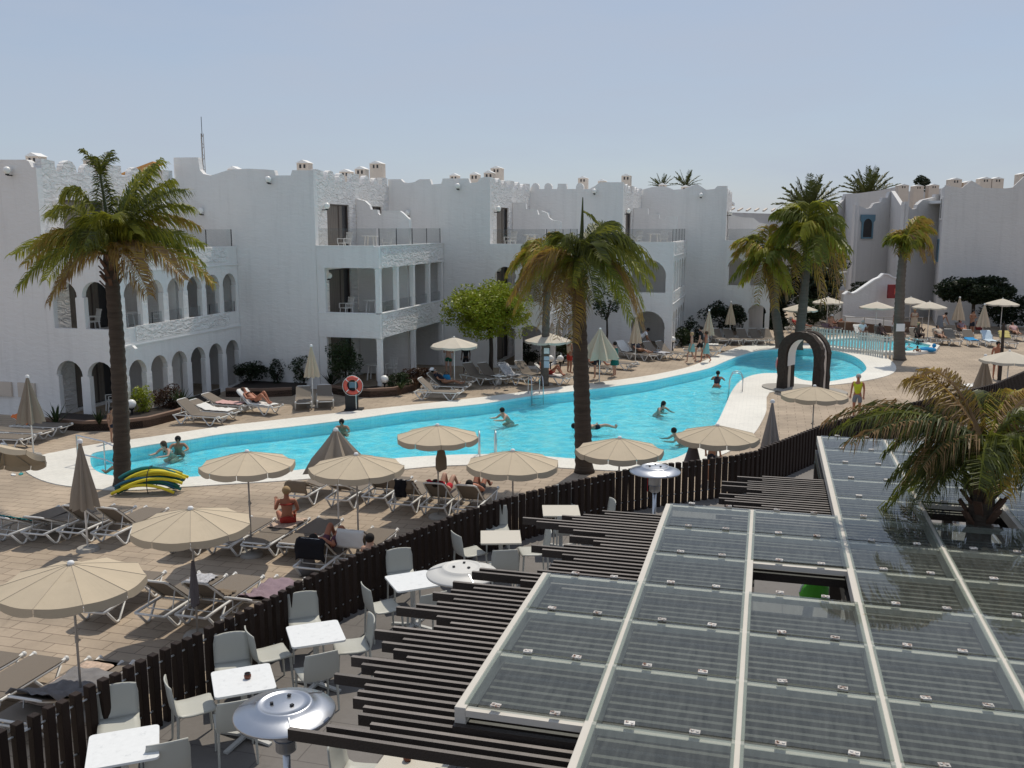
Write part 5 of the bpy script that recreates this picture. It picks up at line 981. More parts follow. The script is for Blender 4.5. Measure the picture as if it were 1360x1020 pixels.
# left palm
b = U(163, 645); Y = b.y; c = UY(146, 338, Y - .1)
palm('palm_tree', 'tall green and gold palm in front of the left arcade', b, c, tips([(20, 338, .5, .9, 0, 1), (24, 382, -.6, 1.1, 0, 1), (66, 288, .3, 1.3, 0, 1), (82, 262, -.4, 1.5, 0, .9), (134, 226, .1, .1, 4, .55), (212, 214, .2, .7, 0, 1), (200, 222, .9, .9, 0, .9), (254, 276, .1, .9, 0, 1), (246, 252, -.8, .8, 4, .9), (270, 350, .6, 1.2, 0, 1), (284, 376, -.3, 1.2, 1, 1), (246, 372, -1.2, 1.1, 2, .9), (198, 392, -1.3, .9, 2, 1), (190, 360, -1.6, .9, 2, .9), (66, 400, -.3, 1.0, 2, .85), (60, 372, .9, 1.0, 0, 1), (110, 330, -1.5, 1.0, 4, 1), (168, 262, 1.0, .7, 4, .9), (96, 316, 1.6, 1.0, 4, 1), (225, 318, 1.5, 1.0, 4, 1), (34, 350, .1, 1.0, 1, .95), (270, 325, -.2, .9, 0, 1), (120, 300, -.9, .9, 0, .9), (180, 310, -1.0, .9, 0, .9), (45, 330, -.2, 1.0, 1, 1), (228, 240, .2, .7, 0, 1), (262, 300, .5, 1.0, 1, 1), (150, 290, -1.4, .9, 0, 1)], Y), .23, .17, bend=.06, Lf=.9, n=100, wid=.032, seed=4)
# spear with a tuft
t_ = bpy.data.objects['palm_tree']; q = MB(); cc = UY(133, 232, Y) - b; q.cur = 4; q.tube([c - b, (c - b).lerp(cc, .6) + V((.03, 0, 0)), cc], [.05, .035, .03], 6)
rr = random.Random(5)
for k in range(5): an = k * 1.26; frond(q, cc, cc + V((math.cos(an) * .42, math.sin(an) * .42, .42 + .2 * (k % 2))), .2, .34, 22, .035, .45, 0, 4, rr)
q.build('spear', FM, t_)
# middle palm
b = U(776, 627); Y = b.y; c = UY(767, 352, Y)
palm('palm_tree', 'tall middle palm with drooping fronds in front of the pool', b, c, tips([(868, 350, .3, 1.25, 0, 1), (862, 380, -.8, 1.5, 0, 1), (852, 432, .2, 1.7, 2, .9), (838, 425, -.9, 1.5, 0, .9), (815, 300, .8, 1.0, 4, .9), (826, 320, .4, 1.2, 0, 1), (842, 325, -.5, 1.1, 4, 1), (676, 400, .2, 1.3, 3, .95), (690, 385, -.7, 1.3, 2, 1), (720, 432, -1.2, 1.1, 2, .9), (762, 455, -1.4, .9, 3, .9), (740, 450, -1.0, 1.0, 2, 1), (790, 400, -1.6, 1.0, 4, 1), (702, 352, .9, 1.0, 1, .9), (728, 330, 1.3, .9, 0, .9), (744, 320, -.6, .7, 4, .8), (800, 345, -1.3, .9, 4, 1), (820, 395, 1.4, 1.1, 0, 1), (745, 400, -1.4, .9, 2, 1), (850, 405, .9, 1.3, 0, 1), (785, 315, .2, .5, 4, .8), (760, 380, -1.5, .9, 0, .9), (866, 365, .0, 1.3, 0, 1), (835, 345, .5, 1.1, 0, 1), (850, 420, .5, 1.5, 3, 1), (685, 410, -.2, 1.3, 1, 1)], Y), .26, .18, bend=.0, Lf=.9, n=100, wid=.032, seed=9)
t_ = bpy.data.objects['palm_tree.001']; q = MB(); q.cur = 4; s1 = UY(774, 262, Y) - b; q.tube([c - b, (c - b).lerp(s1, .5) + V((.05, 0, 0)), s1], [.06, .06, .015], 6)
s2 = (c - b).lerp(s1, .8); frond(q, s2, UY(795, 298, Y) - b, .12, .3, 26, .045, .5, 0, 1, rr); frond(q, (c - b).lerp(s1, .35), UY(752, 312, Y + .2) - b, .1, .25, 20, .03, .4, 4, 0, rr); q.build('spear', FM, t_)
# pale-trunk palm with notices behind it
b = U(723, 512); Y = b.y; c = UY(727, 352, Y)
palm('palm_tree', 'pale trunk palm with small notices, behind the middle palm', b, c, tips([(692, 345, -.3, 1.2, 1, 1), (684, 385, .3, 1.5, 1, 1), (704, 420, -.8, 1.5, 1, .9), (735, 312, .1, .7, 1, .9), (752, 345, .5, 1.2, 1, 1), (762, 400, .2, 1.6, 2, 1), (715, 405, -1.0, 1.2, 2, 1), (745, 420, -.9, 1.5, 2, .9), (700, 330, .8, 1.0, 0, .9), (672, 365, .4, 1.5, 1, .9), (685, 360, -.9, 1.2, 1, 1), (698, 345, -.2, 1.0, 1, 1), (712, 322, .3, .8, 1, .9), (695, 400, -1.1, 1.4, 1, 1)], Y), .19, .15, 'palm_trunk_grey', Lf=1.0, n=60, wid=.06, seed=12)
t_ = bpy.data.objects['palm_tree.002']
for k, (py, h, m) in enumerate(((466, .42, 'white_paint'), (476, .3, 'towel_pale_blue'), (484, .5, 'towel_pale_blue'))): MB().box(UY(726, py, Y - .19) - b, (.24, .02, h * .6)).build('notice', m, t_)
# two far palms
b = U(1037, 462); Y = b.y; c = UY(1020, 345, Y)
palm('palm_tree', 'yellow-green palm, left one of two behind the stone arch', b, c, tips([(974, 325, .3, 1.2, 1, 1), (978, 345, -.6, 1.5, 1, 1), (992, 368, .4, 1.6, 1, 1), (1005, 405, -.8, 1.6, 1, .9), (1045, 395, -.5, 1.6, 2, 1), (1056, 365, .4, 1.5, 1, 1), (1042, 315, .2, 1.2, 1, 1), (1022, 300, .6, .8, 1, .9), (1030, 410, -1.2, 1.4, 2, .9), (998, 318, .8, 1.2, 0, 1)], Y), .3, .2, 'palm_trunk_grey', Lf=1.3, n=50, wid=.09, seed=21, extra=8, exr=2.0, exm=(1, 0))
b = U(1059, 464); Y = b.y; c = UY(1073, 305, Y)
palm('palm_tree', 'taller bushy palm, right one of two behind the stone arch', b, c, tips([(1042, 285, .3, 1.3, 0, 1), (1040, 325, -.6, 1.7, 0, 1), (1118, 312, .4, 1.8, 0, 1), (1122, 352, -.4, 2.2, 1, 1), (1112, 395, .4, 2.4, 2, 1), (1092, 405, -.8, 2.2, 2, 1), (1055, 390, -.9, 2.2, 2, 1), (1075, 272, .1, .7, 0, 1), (1100, 275, .5, 1.2, 0, 1), (1058, 275, .8, 1.0, 0, 1), (1105, 340, -1.2, 1.8, 1, 1), (1070, 360, -1.5, 1.8, 0, 1), (1118, 375, .9, 2.2, 1, 1)], Y), .3, .2, 'palm_trunk_grey', bend=.1, Lf=1.4, n=52, wid=.09, seed=22, extra=20, exr=2.5, exm=(0, 1, 0))
b = U(1195, 478); Y = b.y; c = UY(1201, 322, Y)
palm('palm_tree', 'slim palm with windswept crown beside the white picket fence', b, c, tips([(1238, 306, .2, .8, 1, 1), (1236, 325, -.5, 1.0, 1, 1), (1238, 345, .4, 1.2, 2, 1), (1228, 345, -.7, 1.2, 2, .9), (1222, 288, .2, .5, 1, 1), (1230, 292, .6, .6, 1, 1), (1191, 318, .3, .8, 1, .9), (1192, 338, -.4, 1.0, 1, .8), (1205, 345, -1.0, 1.1, 1, .8), (1212, 330, -1.0, .9, 0, 1), (1220, 315, 1.0, .9, 0, 1)], Y), .3, .2, 'palm_trunk_grey', bend=-.12, Lf=.95, n=44, wid=.08, seed=31, boots=True, extra=8, exr=1.1, exm=(1, 0))
t_ = bpy.data.objects['palm_tree.005']; MB().box(UY(1196, 435, Y - .34) - b, (.45, .02, .4)).build('notice', 'white_paint', t_)
# foreground palm growing up through the open roof cell
b = G(2.5, 11.9, TZ); Y = b.y; c = UY(1311, 603, Y)
palm('palm_tree', 'foreground palm growing up through the open pergola roof cell', b, c, tips([(1100, 560, .3, .75, 4, .85), (1112, 572, -.3, .7, 0, .8), (1128, 590, -.6, .6, 4, .8), (1205, 505, .6, .62, 3, .85), (1226, 492, 1.0, .6, 3, .85), (1240, 540, .9, .35, 0, .8), (1400, 520, .5, .5, 3, .8), (1390, 570, -.3, .6, 0, .9), (1420, 610, .3, .7, 4, .9), (1400, 660, -.5, .7, 4, .9), (1300, 650, -.9, .5, 0, 1), (1330, 655, -.85, .55, 1, 1), (1270, 640, -.7, .5, 0, 1), (1225, 620, -.5, .6, 4, .9), (1180, 600, .2, .6, 0, .9), (1350, 520, .9, .4, 1, .85), (1290, 520, 1.2, .4, 0, .8), (1365, 640, -.7, .6, 0, 1), (1235, 650, .5, .5, 4, .9), (1205, 640, .9, .6, 4, .9)], Y), .17, .13, bend=.0, Lf=.6, n=84, wid=.02, seed=41, extra=9, exr=1.3, exm=(4, 0), alt={0: 4, 1: 2, 2: 3, 3: 2, 4: 3})
o = MB().tube([U(1327, 505) , U(1327, 505) + V((.02, 0, 1.2)), UY(1333, 430, U(1327, 505).y)], [.09, .075, .06], 8).build('dry_pole', 'bark'); tag(o, 'bare leaning brown trunk standing behind the fence at the right edge', 'pole')
# stiff date palms above the roofs
def date_palm(lb, px, py, Y, Lr, lst, nlf=34, m=4):
    p = UY(px, py, Y); t = thing('date_palm', lb, 'palm', (p.x, p.y, 0), 0, 'palms rising behind the roofs'); h = p.z
    tr = MB(); trunk(tr, [V((0, 0, 0)), V((0, 0, h))], .4, .35); tr.build('trunk', 'palm_trunk', t, True); cr = MB(); r = random.Random(int(px))
    for el, az in lst: frond(cr, V((0, 0, h)), V((0, 0, h)) + V((math.cos(az) * math.cos(el), math.sin(az) * math.cos(el), math.sin(el))) * Lr * r.uniform(.85, 1.05), Lr * .16 * max(0.2, math.cos(el)), Lr * .22, nlf, Lr * .035, .1, m, None, r, stiff=True)
    cr.build('crown', FM, t)
fan = [(R(e), R(a)) for e, a in ((12, 185), (25, 170), (40, 190), (55, 175), (70, 160), (85, 90), (70, 20), (55, -5), (40, 10), (25, -10), (12, 5), (60, 260), (45, 280), (50, 60), (30, 120), (62, 130), (35, 230), (30, 310), (75, 300), (20, 80))]
date_palm('large dark date palm rising behind the hillside building', 1152, 264, 100, 3.3, fan); date_palm('dark date palm behind the bushy palm by the stone arch', 1074, 282, 92, 3.6, fan)
date_palm('small fan palm behind the ogee roofline, left one', 879, 250, 90, 1.5, fan[::2] + fan[1:8:3], 20); date_palm('small fan palm behind the ogee roofline, right one', 911, 249, 90, 1.7, fan[::2] + fan[3:14:3], 20)
# leafy crowns: clumps of small leaf faces through the volume
def foliage(mb, c, rad, n, leaf, r, clumps=14, hollow=.35):
    c = V(c); cl = []
    for k in range(clumps):
        while True:
            q = V((r.uniform(-1, 1), r.uniform(-1, 1), r.uniform(-1, 1)))
            if hollow < q.length < 1: break
        cl.append((q, r.uniform(.28, .5)))
    for k in range(n):
        q, s = r.choice(cl); d = V((r.gauss(0, 1), r.gauss(0, 1), r.gauss(0, 1))); d.normalize(); p = q + d * s * r.uniform(.5, 1) ** .5
        p = c + V((p.x * rad[0], p.y * rad[1], p.z * rad[2])); a = V((r.uniform(-1, 1), r.uniform(-1, 1), r.uniform(-.6, .6))).normalized(); b = a.cross(V((r.uniform(-1, 1), r.uniform(-1, 1), r.uniform(-1, 1)))).normalized(); L = leaf * r.uniform(.7, 1.3); w_ = L * .45
        mb.add([p - a * L * .5, p + b * w_ * .5, p + a * L * .5, p - b * w_ * .5], [(0, 1, 2, 3)])
def tree(name, lb, cat, base, crown, rad, n, leaf, m, seed, clumps=16, tr=.1, stems=1, group=None, hollow=.35, tm='bark'):
    base, crown = V(base), V(crown); t = thing(name, lb, cat, base, 0, group); r = random.Random(seed); c = crown - base; tk = MB()
    top = c - Z * rad[2] * .4; tk.tube([V((0, 0, 0)), top * .5 + V((.05, 0, 0)), top], [tr, tr * .8, tr * .65], 8)
    for k in range(6): an = k * 1.05 + r.random(); tk.tube([top * .8, top + V((math.cos(an) * rad[0] * .35, math.sin(an) * rad[1] * .35, rad[2] * .25)), top + V((math.cos(an) * rad[0] * .7, math.sin(an) * rad[1] * .7, rad[2] * .6))], [tr * .5, tr * .35, tr * .15], 6)
    tk.build('trunk', tm, t, True); cr = MB(); foliage(cr, c, rad, n, leaf, r, clumps, hollow); cr.build('crown', m, t); return t
def gbase(p): return V((p.x, p.y, 0))
p = UY(651, 414, 44.5); tree('round_tree', 'round lime green tree in front of the arched block', 'tree', gbase(p), p, (1.8, 1.6, 1.15), 17000, .15, 'leaf_lime', 51, 70, .12, hollow=.15)
p = UY(806, 405, 53); tree('young_tree', 'slender dark young tree by the arched block, right of the middle palm', 'tree', gbase(p), p, (.8, .8, 1.1), 900, .16, 'leaf_mid', 52, 9, .07)
p = UY(1086, 372, 72); tree('dark_tree', 'dense dark tree under the bushy far palm', 'tree', gbase(p), p, (2.2, 1.8, 1.9), 8000, .3, 'leaf_dark', 53, 40, .25)
p = UY(1110, 342, 76); tree('dark_tree', 'thin dark tree against the stair wall, on a pale stone block', 'tree', gbase(p), p, (1.1, 1.0, 1.5), 1600, .22, 'leaf_mid', 54, 12, .18)
p = UY(1027, 400, 68); tree('dark_tree', 'dark green tree between the arches block and the far palm trunk', 'tree', gbase(p), p, (1.0, 1.0, 2.6), 6000, .28, 'leaf_dark', 55, 34, .3)
p = UY(1294, 385, 65.5); tree('clipped_tree', 'wide dark clipped tree crown against the right white wall', 'tree', gbase(p), p, (2.3, 1.0, .8), 13000, .24, 'leaf_dark', 56, 90, .16, hollow=.0)
p = UY(1222, 243, 88); tree('roof_shrub', 'dark shrub showing above the right roofs', 'shrub', gbase(p), p, (1.1, .9, .8), 1000, .25, 'leaf_dark', 57, 9, .14)
def bush(lb, px, py, Yd, rad, n, leaf, m, seed, clumps=10):
    p = UY(px, py, Yd); b = gbase(p); return tree('shrub', lb, 'shrub', b, p, rad, int(n * 1.9), leaf, m, seed, clumps * 2, .05, hollow=.1, group='shrubs in the planters and beds')
bush('large rounded dark shrub behind the lifebuoy', 458, 478, 40.2, (.75, .6, .75), 1800, .1, 'leaf_mid', 61, 16); bush('low spreading dark shrub by the end of the left arcade', 331, 492, 41.2, (.72, .5, .42), 1300, .1, 'leaf_dark', 62, 12); bush('small upright shrub right of the low spreading shrub', 367, 493, 41.2, (.4, .4, .55), 600, .09, 'leaf_dark', 63)
bush('green shrub behind the pair of loungers', 402, 488, 41.2, (.55, .4, .55), 900, .1, 'leaf_mid', 64); bush('dark shrub under the horseshoe arches', 963, 420, 59.5, (1.3, .6, .9), 1900, .16, 'leaf_dark', 65, 14); bush('dark pointed shrub left of the walking couple', 917, 440, 57.5, (.6, .5, .75), 800, .14, 'leaf_dark', 66)
bush('green bush beside the globe lamp near the couple', 905, 447, 56, (.5, .4, .5), 700, .12, 'leaf_mid', 67); bush('rounded green bush under the far parasols', 1081, 412, 66, (1.3, .8, .8), 1900, .17, 'leaf_mid', 68, 14); bush('low dark bush on the stair bed', 1145, 383, 73, (.95, .6, .45), 800, .17, 'leaf_dark', 69)
bush('dark bushes behind the folded parasols at the far right edge', 1345, 412, 65.8, (1.7, .8, .9), 2200, .2, 'leaf_dark', 70, 16); bush('reddish flowering bush in the left planter', 224, 529, 35.5, (.62, .45, .45), 1100, .09, 'leaf_red', 71, 12); bush('bright green bush beside the left globe lamp', 190, 532, 34.6, (.4, .4, .5), 800, .09, 'leaf_lime', 72); bush('low reddish plants along the column planter', 556, 497, 41.5, (.85, .45, .32), 1000, .1, 'leaf_red', 73, 12)
bush('low green plants right of the globe lamp by the column', 528, 505, 40.2, (.5, .4, .28), 700, .1, 'leaf_mid', 74); bush('dark plants against the wall behind the white shirt man', 700, 470, 48.5, (.5, .4, .6), 800, .12, 'leaf_dark', 75); bush('spiky dark plants behind the globe lamps at the middle palm', 748, 462, 49, (.7, .4, .55), 900, .13, 'leaf_mid', 76); bush('dark planting behind the far palm trunks', 1030, 435, 66, (1.0, .6, .9), 1200, .2, 'leaf_dark', 77, 12)
def agave(lb, px, py, n, L, m, seed):
    t = thing('spiky_plant', lb, 'plant', U(px, py, .26), 0, 'spiky plants in the planters'); q = MB(); r = random.Random(seed)
    for k in range(n):
        an = k * 2.4; el = r.uniform(.6, 1.4); d = V((math.cos(an) * math.cos(el), math.sin(an) * math.cos(el), math.sin(el))); s = V((-math.sin(an), math.cos(an), 0)) * .035; l = L * r.uniform(.7, 1.1); dr = V((0, 0, -.12 * l))
        q.add([-s, s, d * l * .5 + s, d * l * .5 - s, d * l + dr], [(0, 1, 2, 3), (3, 2, 4)])
    q.build('leaves', m, t)
agave('tall spiky plant at the left end of the left planter', 75, 563, 22, .95, 'leaf_mid', 1); agave('spiky plant between the first two arches of the left arcade', 132, 563, 24, .6, 'leaf_dark', 2); agave('large fan of pale spiky leaves at the arcade planter end', 240, 542, 40, .9, 'leaf_mid', 3); agave('spiky plant beside the globe lamp of the column planter', 533, 517, 26, .6, 'leaf_mid', 4); agave('dark spiky plant by the column nearest the lifebuoy', 440, 512, 26, .8, 'leaf_dark', 5); agave('red-green spiky plant at the planter corner under the round tree', 552, 512, 26, .6, 'leaf_red', 6)
p = U(1112, 398, 0); t = thing('stone_block', 'pale stone block beneath the thin dark tree', 'block', (UY(1110, 400, 75).x, 75, 0)); MB().box((0, 0, zz(385, 75) / 2), (1.8, 1.2, zz(385, 75))).build('body', 'beige_render', t, bevel=.03)
# ------------------------------------------------------------------ people
for nm, c in (('skin_pale', (.5, .3, .215)), ('skin_tan', (.33, .17, .105)), ('skin_red', (.42, .17, .1)), ('skin_dark', (.11, .06, .045)), ('hair_dark', (.012, .009, .008)), ('hair_brown', (.07, .04, .025)), ('hair_blond', (.4, .28, .15)), ('hair_grey', (.4, .38, .36)), ('cloth_white', (.75, .76, .78)), ('cloth_navy', (.012, .016, .03)), ('cloth_teal', (.0, .12, .105)), ('cloth_aqua', (.22, .42, .4)), ('cloth_yellow', (.55, .58, .03)), ('cloth_red', (.4, .04, .03)), ('cloth_green', (.0, .1, .05)), ('cloth_black', (.01, .01, .012)), ('cloth_grey', (.2, .22, .25)), ('cloth_cream', (.55, .46, .36)), ('cloth_purple', (.12, .05, .08))): mat(nm, c, .6 if 'skin' in nm else .85, .1, vs=9)
RAD = dict(pelvis=.125, waist=.11, chest=.13, neck=.052, head=.088, top=.062, sho=.058, elb=.041, wri=.029, hip=.088, kne=.055, ank=.037, toe=.03)
def joints(pose, r):
    """joint positions for a 1.7 m figure facing +Y"""
    J = {}
    def s(n, l, rt): J[n + 'L'] = V(l); J[n + 'R'] = V(rt)
    mir = lambda p: (-p[0], p[1], p[2])
    if pose in ('stand', 'walk', 'arms', 'bend', 'wave'):
        ln = .0 if pose != 'bend' else .75
        J['pelvis'] = V((0, 0, .93)); sp = V((0, math.sin(ln), math.cos(ln)))
        J['waist'] = J['pelvis'] + sp * .15; J['chest'] = J['pelvis'] + sp * .36; J['neck'] = J['pelvis'] + sp * .53; J['head'] = J['pelvis'] + sp * .66 + V((0, .025, 0)); J['top'] = J['pelvis'] + sp * .75
        sh = J['pelvis'] + sp * .48; s('sho', sh + V((-.175, 0, 0)), sh + V((.175, 0, 0)))
        if pose == 'arms': s('elb', sh + V((-.24, .0, -.26)), sh + V((.24, .0, -.26))); s('wri', sh + V((-.1, .2, -.2)), sh + V((.1, .2, -.22)))
        elif pose == 'bend': s('elb', sh + V((-.2, .05, -.27)), sh + V((.2, .08, -.26))); s('wri', sh + V((-.18, .15, -.48)), sh + V((.18, .22, -.45)))
        elif pose == 'wave': s('elb', sh + V((-.25, .05, -.2)), sh + V((.22, 0, -.27))); s('wri', sh + V((-.1, .16, .08)), sh + V((.22, .1, -.5)))
        else: s('elb', sh + V((-.225, -.03, -.27)), sh + V((.225, -.02, -.27))); s('wri', sh + V((-.235, .05, -.51)), sh + V((.235, .06, -.51)))
        s('hip', (-.092, 0, .89), (.092, 0, .89))
        if pose == 'walk': s('kne', (-.1, .2, .52), (.1, -.03, .48)); s('ank', (-.1, .22, .09), (.1, -.27, .16)); s('toe', (-.11, .36, .04), (.11, -.16, .05))
        else: s('kne', (-.105, .02, .49), (.105, .03, .49)); s('ank', (-.105, -.02, .08), (.105, -.01, .08)); s('toe', (-.125, .14, .035), (.125, .15, .035))
    elif pose == 'swim':                          # sitting or kneeling in the shallow water, chest at the surface
        J['pelvis'] = V((0, -.36, .03)); J['waist'] = V((0, -.27, .14)); J['chest'] = V((0, -.13, .29)); J['neck'] = V((0, -.03, .43)); J['head'] = V((0, .03, .55)); J['top'] = V((0, .02, .64))
        s('sho', (-.175, -.06, .39), (.175, -.06, .39)); s('elb', (-.3, .1, .24), (.3, .08, .24)); s('wri', (-.2, .32, .24), (.22, .31, .26))
        s('hip', (-.09, -.39, .02), (.09, -.39, .02)); s('kne', (-.16, -.1, -.02), (.16, -.1, -.02)); s('ank', (-.14, -.5, -.03), (.14, -.5, -.03)); s('toe', (-.15, -.62, -.01), (.15, -.62, -.01))
    elif pose in ('lie', 'knees', 'lieflat'):      # on a lounger, +Y to the feet, pelvis at origin
        a = {'lie': R(44), 'knees': R(30), 'lieflat': R(6)}[pose]; d = V((0, -math.cos(a), math.sin(a))); n = V((0, math.sin(a), math.cos(a)))
        J['pelvis'] = V((0, 0, .1)); J['waist'] = V((0, 0, .1)) + d * .16; J['chest'] = V((0, 0, .1)) + d * .37 + n * .01; J['neck'] = V((0, 0, .1)) + d * .55; J['head'] = V((0, 0, .1)) + d * .68 + n * .03; J['top'] = V((0, 0, .1)) + d * .78
        sh = V((0, 0, .1)) + d * .49; s('sho', sh + V((-.175, 0, 0)), sh + V((.175, 0, 0))); s('elb', sh - d * .26 + V((-.25, 0, -.02)), sh - d * .26 + V((.25, 0, -.02))); s('wri', V((-.2, .05, .13)), V((.12, .02, .2)))
        s('hip', (-.09, .05, .1), (.09, .05, .1))
        if pose == 'knees': s('kne', (-.1, .36, .47), (.12, .42, .4)); s('ank', (-.1, .6, .08), (.12, .78, .06)); s('toe', (-.11, .74, .06), (.13, .92, .1))
        else: s('kne', (-.1, .45, .13), (.11, .44, .2)); s('ank', (-.1, .85, .06), (.1, .82, .06)); s('toe', (-.12, .89, .17), (.12, .86, .17))
    elif pose == 'sit':                            # upright on a lounger, legs forward over the side
        J['pelvis'] = V((0, 0, .1)); J['waist'] = V((0, .01, .26)); J['chest'] = V((0, .03, .46)); J['neck'] = V((0, .05, .62)); J['head'] = V((0, .09, .75)); J['top'] = V((0, .08, .84))
        s('sho', (-.175, .04, .57), (.175, .04, .57)); s('elb', (-.26, .1, .33), (.25, .06, .31)); s('wri', (-.25, .3, .46), (.17, .26, .22))
        s('hip', (-.1, .05, .09), (.1, .05, .09)); s('kne', (-.22, .42, .2), (.17, .45, .16)); s('ank', (-.14, .46, -.22), (.12, .5, -.24)); s('toe', (-.16, .6, -.28), (.13, .64, -.3))
    return J
BODY = [('pelvis', 'waist'), ('waist', 'chest'), ('chest', 'neck'), ('neck', 'head'), ('head', 'top')] + [e for k in 'LR' for e in (('chest', 'sho' + k), ('sho' + k, 'elb' + k), ('elb' + k, 'wri' + k), ('pelvis', 'hip' + k), ('hip' + k, 'kne' + k), ('kne' + k, 'ank' + k), ('ank' + k, 'toe' + k))]
def rad(n): return RAD.get(n, RAD.get(n[:-1]))
def skin(name, pts, edges, rads, m, parent):
    me = bpy.data.meshes.new(name); me.from_pydata([tuple(p) for p in pts], edges, []); o = bpy.data.objects.new(name, me); COL.objects.link(o); o.parent = parent; me.materials.append(MATS[m])
    sk = o.modifiers.new('skin', 'SKIN'); sk.use_smooth_shade = True
    if not me.skin_vertices: me.attributes  # layer comes with the modifier
    for i, v in enumerate(me.skin_vertices[0].data): v.radius = (rads[i], rads[i]) if not isinstance(rads[i], tuple) else rads[i]; v.use_root = (i == 0)
    ss = o.modifiers.new('sub', 'SUBSURF'); ss.levels = 1; ss.render_levels = 1; return o
def person(lb, loc, rz, pose, sk, hair, clothes, h=1.7, female=False, group=None, long_hair=False):
    t = thing('person', lb, 'person', loc, rz, group); k = h / 1.7; t.scale = (k, k, k); J = joints(pose, rnd); names = list(J); idx = {n: i for i, n in enumerate(names)}; pts = [J[n] for n in names]; rads = [rad(n) * (.93 if female and n[:3] in ('sho', 'che', 'wai', 'elb') else 1) for n in names]; ed = [(idx[a], idx[b]) for a, b in BODY]
    # torso flattened front to back
    for n in ('pelvis', 'waist', 'chest'): rads[idx[n]] = (rads[idx[n]] * 1.08, rads[idx[n]] * .85)
    # hands: palm and five fingers each
    for s in 'LR':
        w, e = J['wri' + s], J['elb' + s]; d = (w - e).normalized(); x = d.cross(Z if abs(d.z) < .8 else V((0, 1, 0))).normalized(); y = x.cross(d)
        pts.append(w + d * .055); rads.append((.034, .02)); pi = len(pts) - 1; ed.append((idx['wri' + s], pi))
        for f, (ox, L) in enumerate(((-.034, .06), (-.012, .078), (.011, .072), (.032, .056), (.05, .045))):
            b = w + d * (.085 if f < 4 else .05) + x * ox * (.85 if f < 4 else 1); pts += [b, b + (d * .9 + x * ox * 2 + y * .35).normalized() * L * .95]; rads += [.0095, .0075]; n = len(pts); ed += [(pi, n - 2), (n - 2, n - 1)]
    # nose
    f = V((0, 1, 0)) if pose not in ('lie', 'knees', 'lieflat') else V((0, .6, .8)); pts.append(J['head'] + f * .098 - (J['top'] - J['head']).normalized() * .005); rads.append(.013); ed.append((idx['head'], len(pts) - 1))
    # root first
    skin('body', pts, ed, rads, sk, t)
    # hair cap
    hd, tp = J['head'], J['top']; up = (tp - hd).normalized(); hb = MB(); hb.ball(hd + up * .035 - f * .022, .104, 12, 8, (.94, 1.0, 1.0))
    if long_hair: hb.tube([hd - f * .07 + up * .03, hd - f * .1 - up * .1, hd - f * .09 - up * .24], [.07, .065, .03], 8)
    hb.build('hair', hair, t, True)
    for c in clothes:
        kind, m = c[0], c[1]; P = {}
        mid = lambda a, b, q: J[a].lerp(J[b], q)
        if kind in ('shorts', 'briefs', 'trunks'):
            q = {'shorts': .75, 'trunks': .5, 'briefs': .12}[kind]; ps = [J['pelvis'], mid('pelvis', 'waist', .55)]; rs = [.14, .122]; es = [(0, 1)]
            for s in 'LR': ps += [J['hip' + s], mid('hip' + s, 'kne' + s, q)]; rs += [.102, .09 if kind != 'briefs' else .095]; n = len(ps); es += [(0, n - 2), (n - 2, n - 1)]
            skin('shorts' if kind != 'briefs' else 'bikini_bottom', ps, es, rs, m, t)
        elif kind in ('shirt', 'vest', 'bikini'):
            if kind == 'bikini':
                c_ = J['chest'] + (J['neck'] - J['chest']) * .05; bn = MB(); n = 14; ux = V((1, 0, 0)); uy = (J['neck'] - J['chest']).normalized().cross(ux)
                bn.tube([c_ + ux * .152 * math.cos(a) + uy * .122 * math.sin(a) for a in [i * 2 * math.pi / n for i in range(n)]], .016, 6, closed=True); bn.build('bikini_top', m, t, True); continue
            ps = [J['chest'], J['waist'], mid('pelvis', 'waist', .1 if kind == 'shirt' else .0), mid('chest', 'neck', .7)]; rs = [.15, .132, .138, .075]; es = [(0, 1), (1, 2), (0, 3)]
            for s in 'LR': ps += [J['sho' + s]]; rs += [.074 if kind == 'shirt' else .055]; n = len(ps); es += [(0, n - 1)]
            if kind == 'shirt':
                for s, i in (('L', 4), ('R', 5)): ps += [mid('sho' + s, 'elb' + s, .6)]; rs += [.064]; es += [(i, len(ps) - 1)]
            skin('shirt', ps, es, rs, m, t)
        elif kind in ('dress', 'skirt'):
            z0 = J['chest'].z + .12 if kind == 'dress' else J['waist'].z; z1 = J['kneL'].z + (.12 if len(c) < 3 else c[2]); cy = J['pelvis'].y; n = 16; q = MB(); vs = []
            for i in range(7):
                f_ = i / 6; z = z0 + (z1 - z0) * f_; rx = .165 + .07 * f_; ry = .13 + .08 * f_
                for a in range(n): an = 2 * math.pi * a / n; w_ = 1 + .06 * f_ * math.sin(an * 5); vs.append(V((rx * w_ * math.cos(an), cy + ry * w_ * math.sin(an), z)))
            q.add(vs, [(i * n + a, (i + 1) * n + a, (i + 1) * n + (a + 1) % n, i * n + (a + 1) % n) for i in range(6) for a in range(n)]); q.build('dress' if kind == 'dress' else 'towel_wrap', m, t, True)
        elif kind == 'hat': MB().ball(J['top'] - up * .03, .112, 12, 7, (1, 1, .8)).lathe([(.1, -.01), (.17, -.015)], J['top'] - up * .05, 14).build('hat', m, t, True)
    return t
def on(key, l=0.0, dz=.03, dx=0.0):
    c, rz, mo = PLACED[key]; return c + V((dx * math.cos(rz) - l * math.sin(rz), dx * math.sin(rz) + l * math.cos(rz), .35 + dz)), rz
def sun_(key, lb, pose, sk, hair, cl, l=-.1, **k): p, rz = on(key, l); return person(lb, p, rz, pose, sk, hair, cl, **k)
def st(lb, x, y, rz, pose, sk, hair, cl, **k): return person(lb, U(x, y), R(rz), pose, sk, hair, cl, **k)
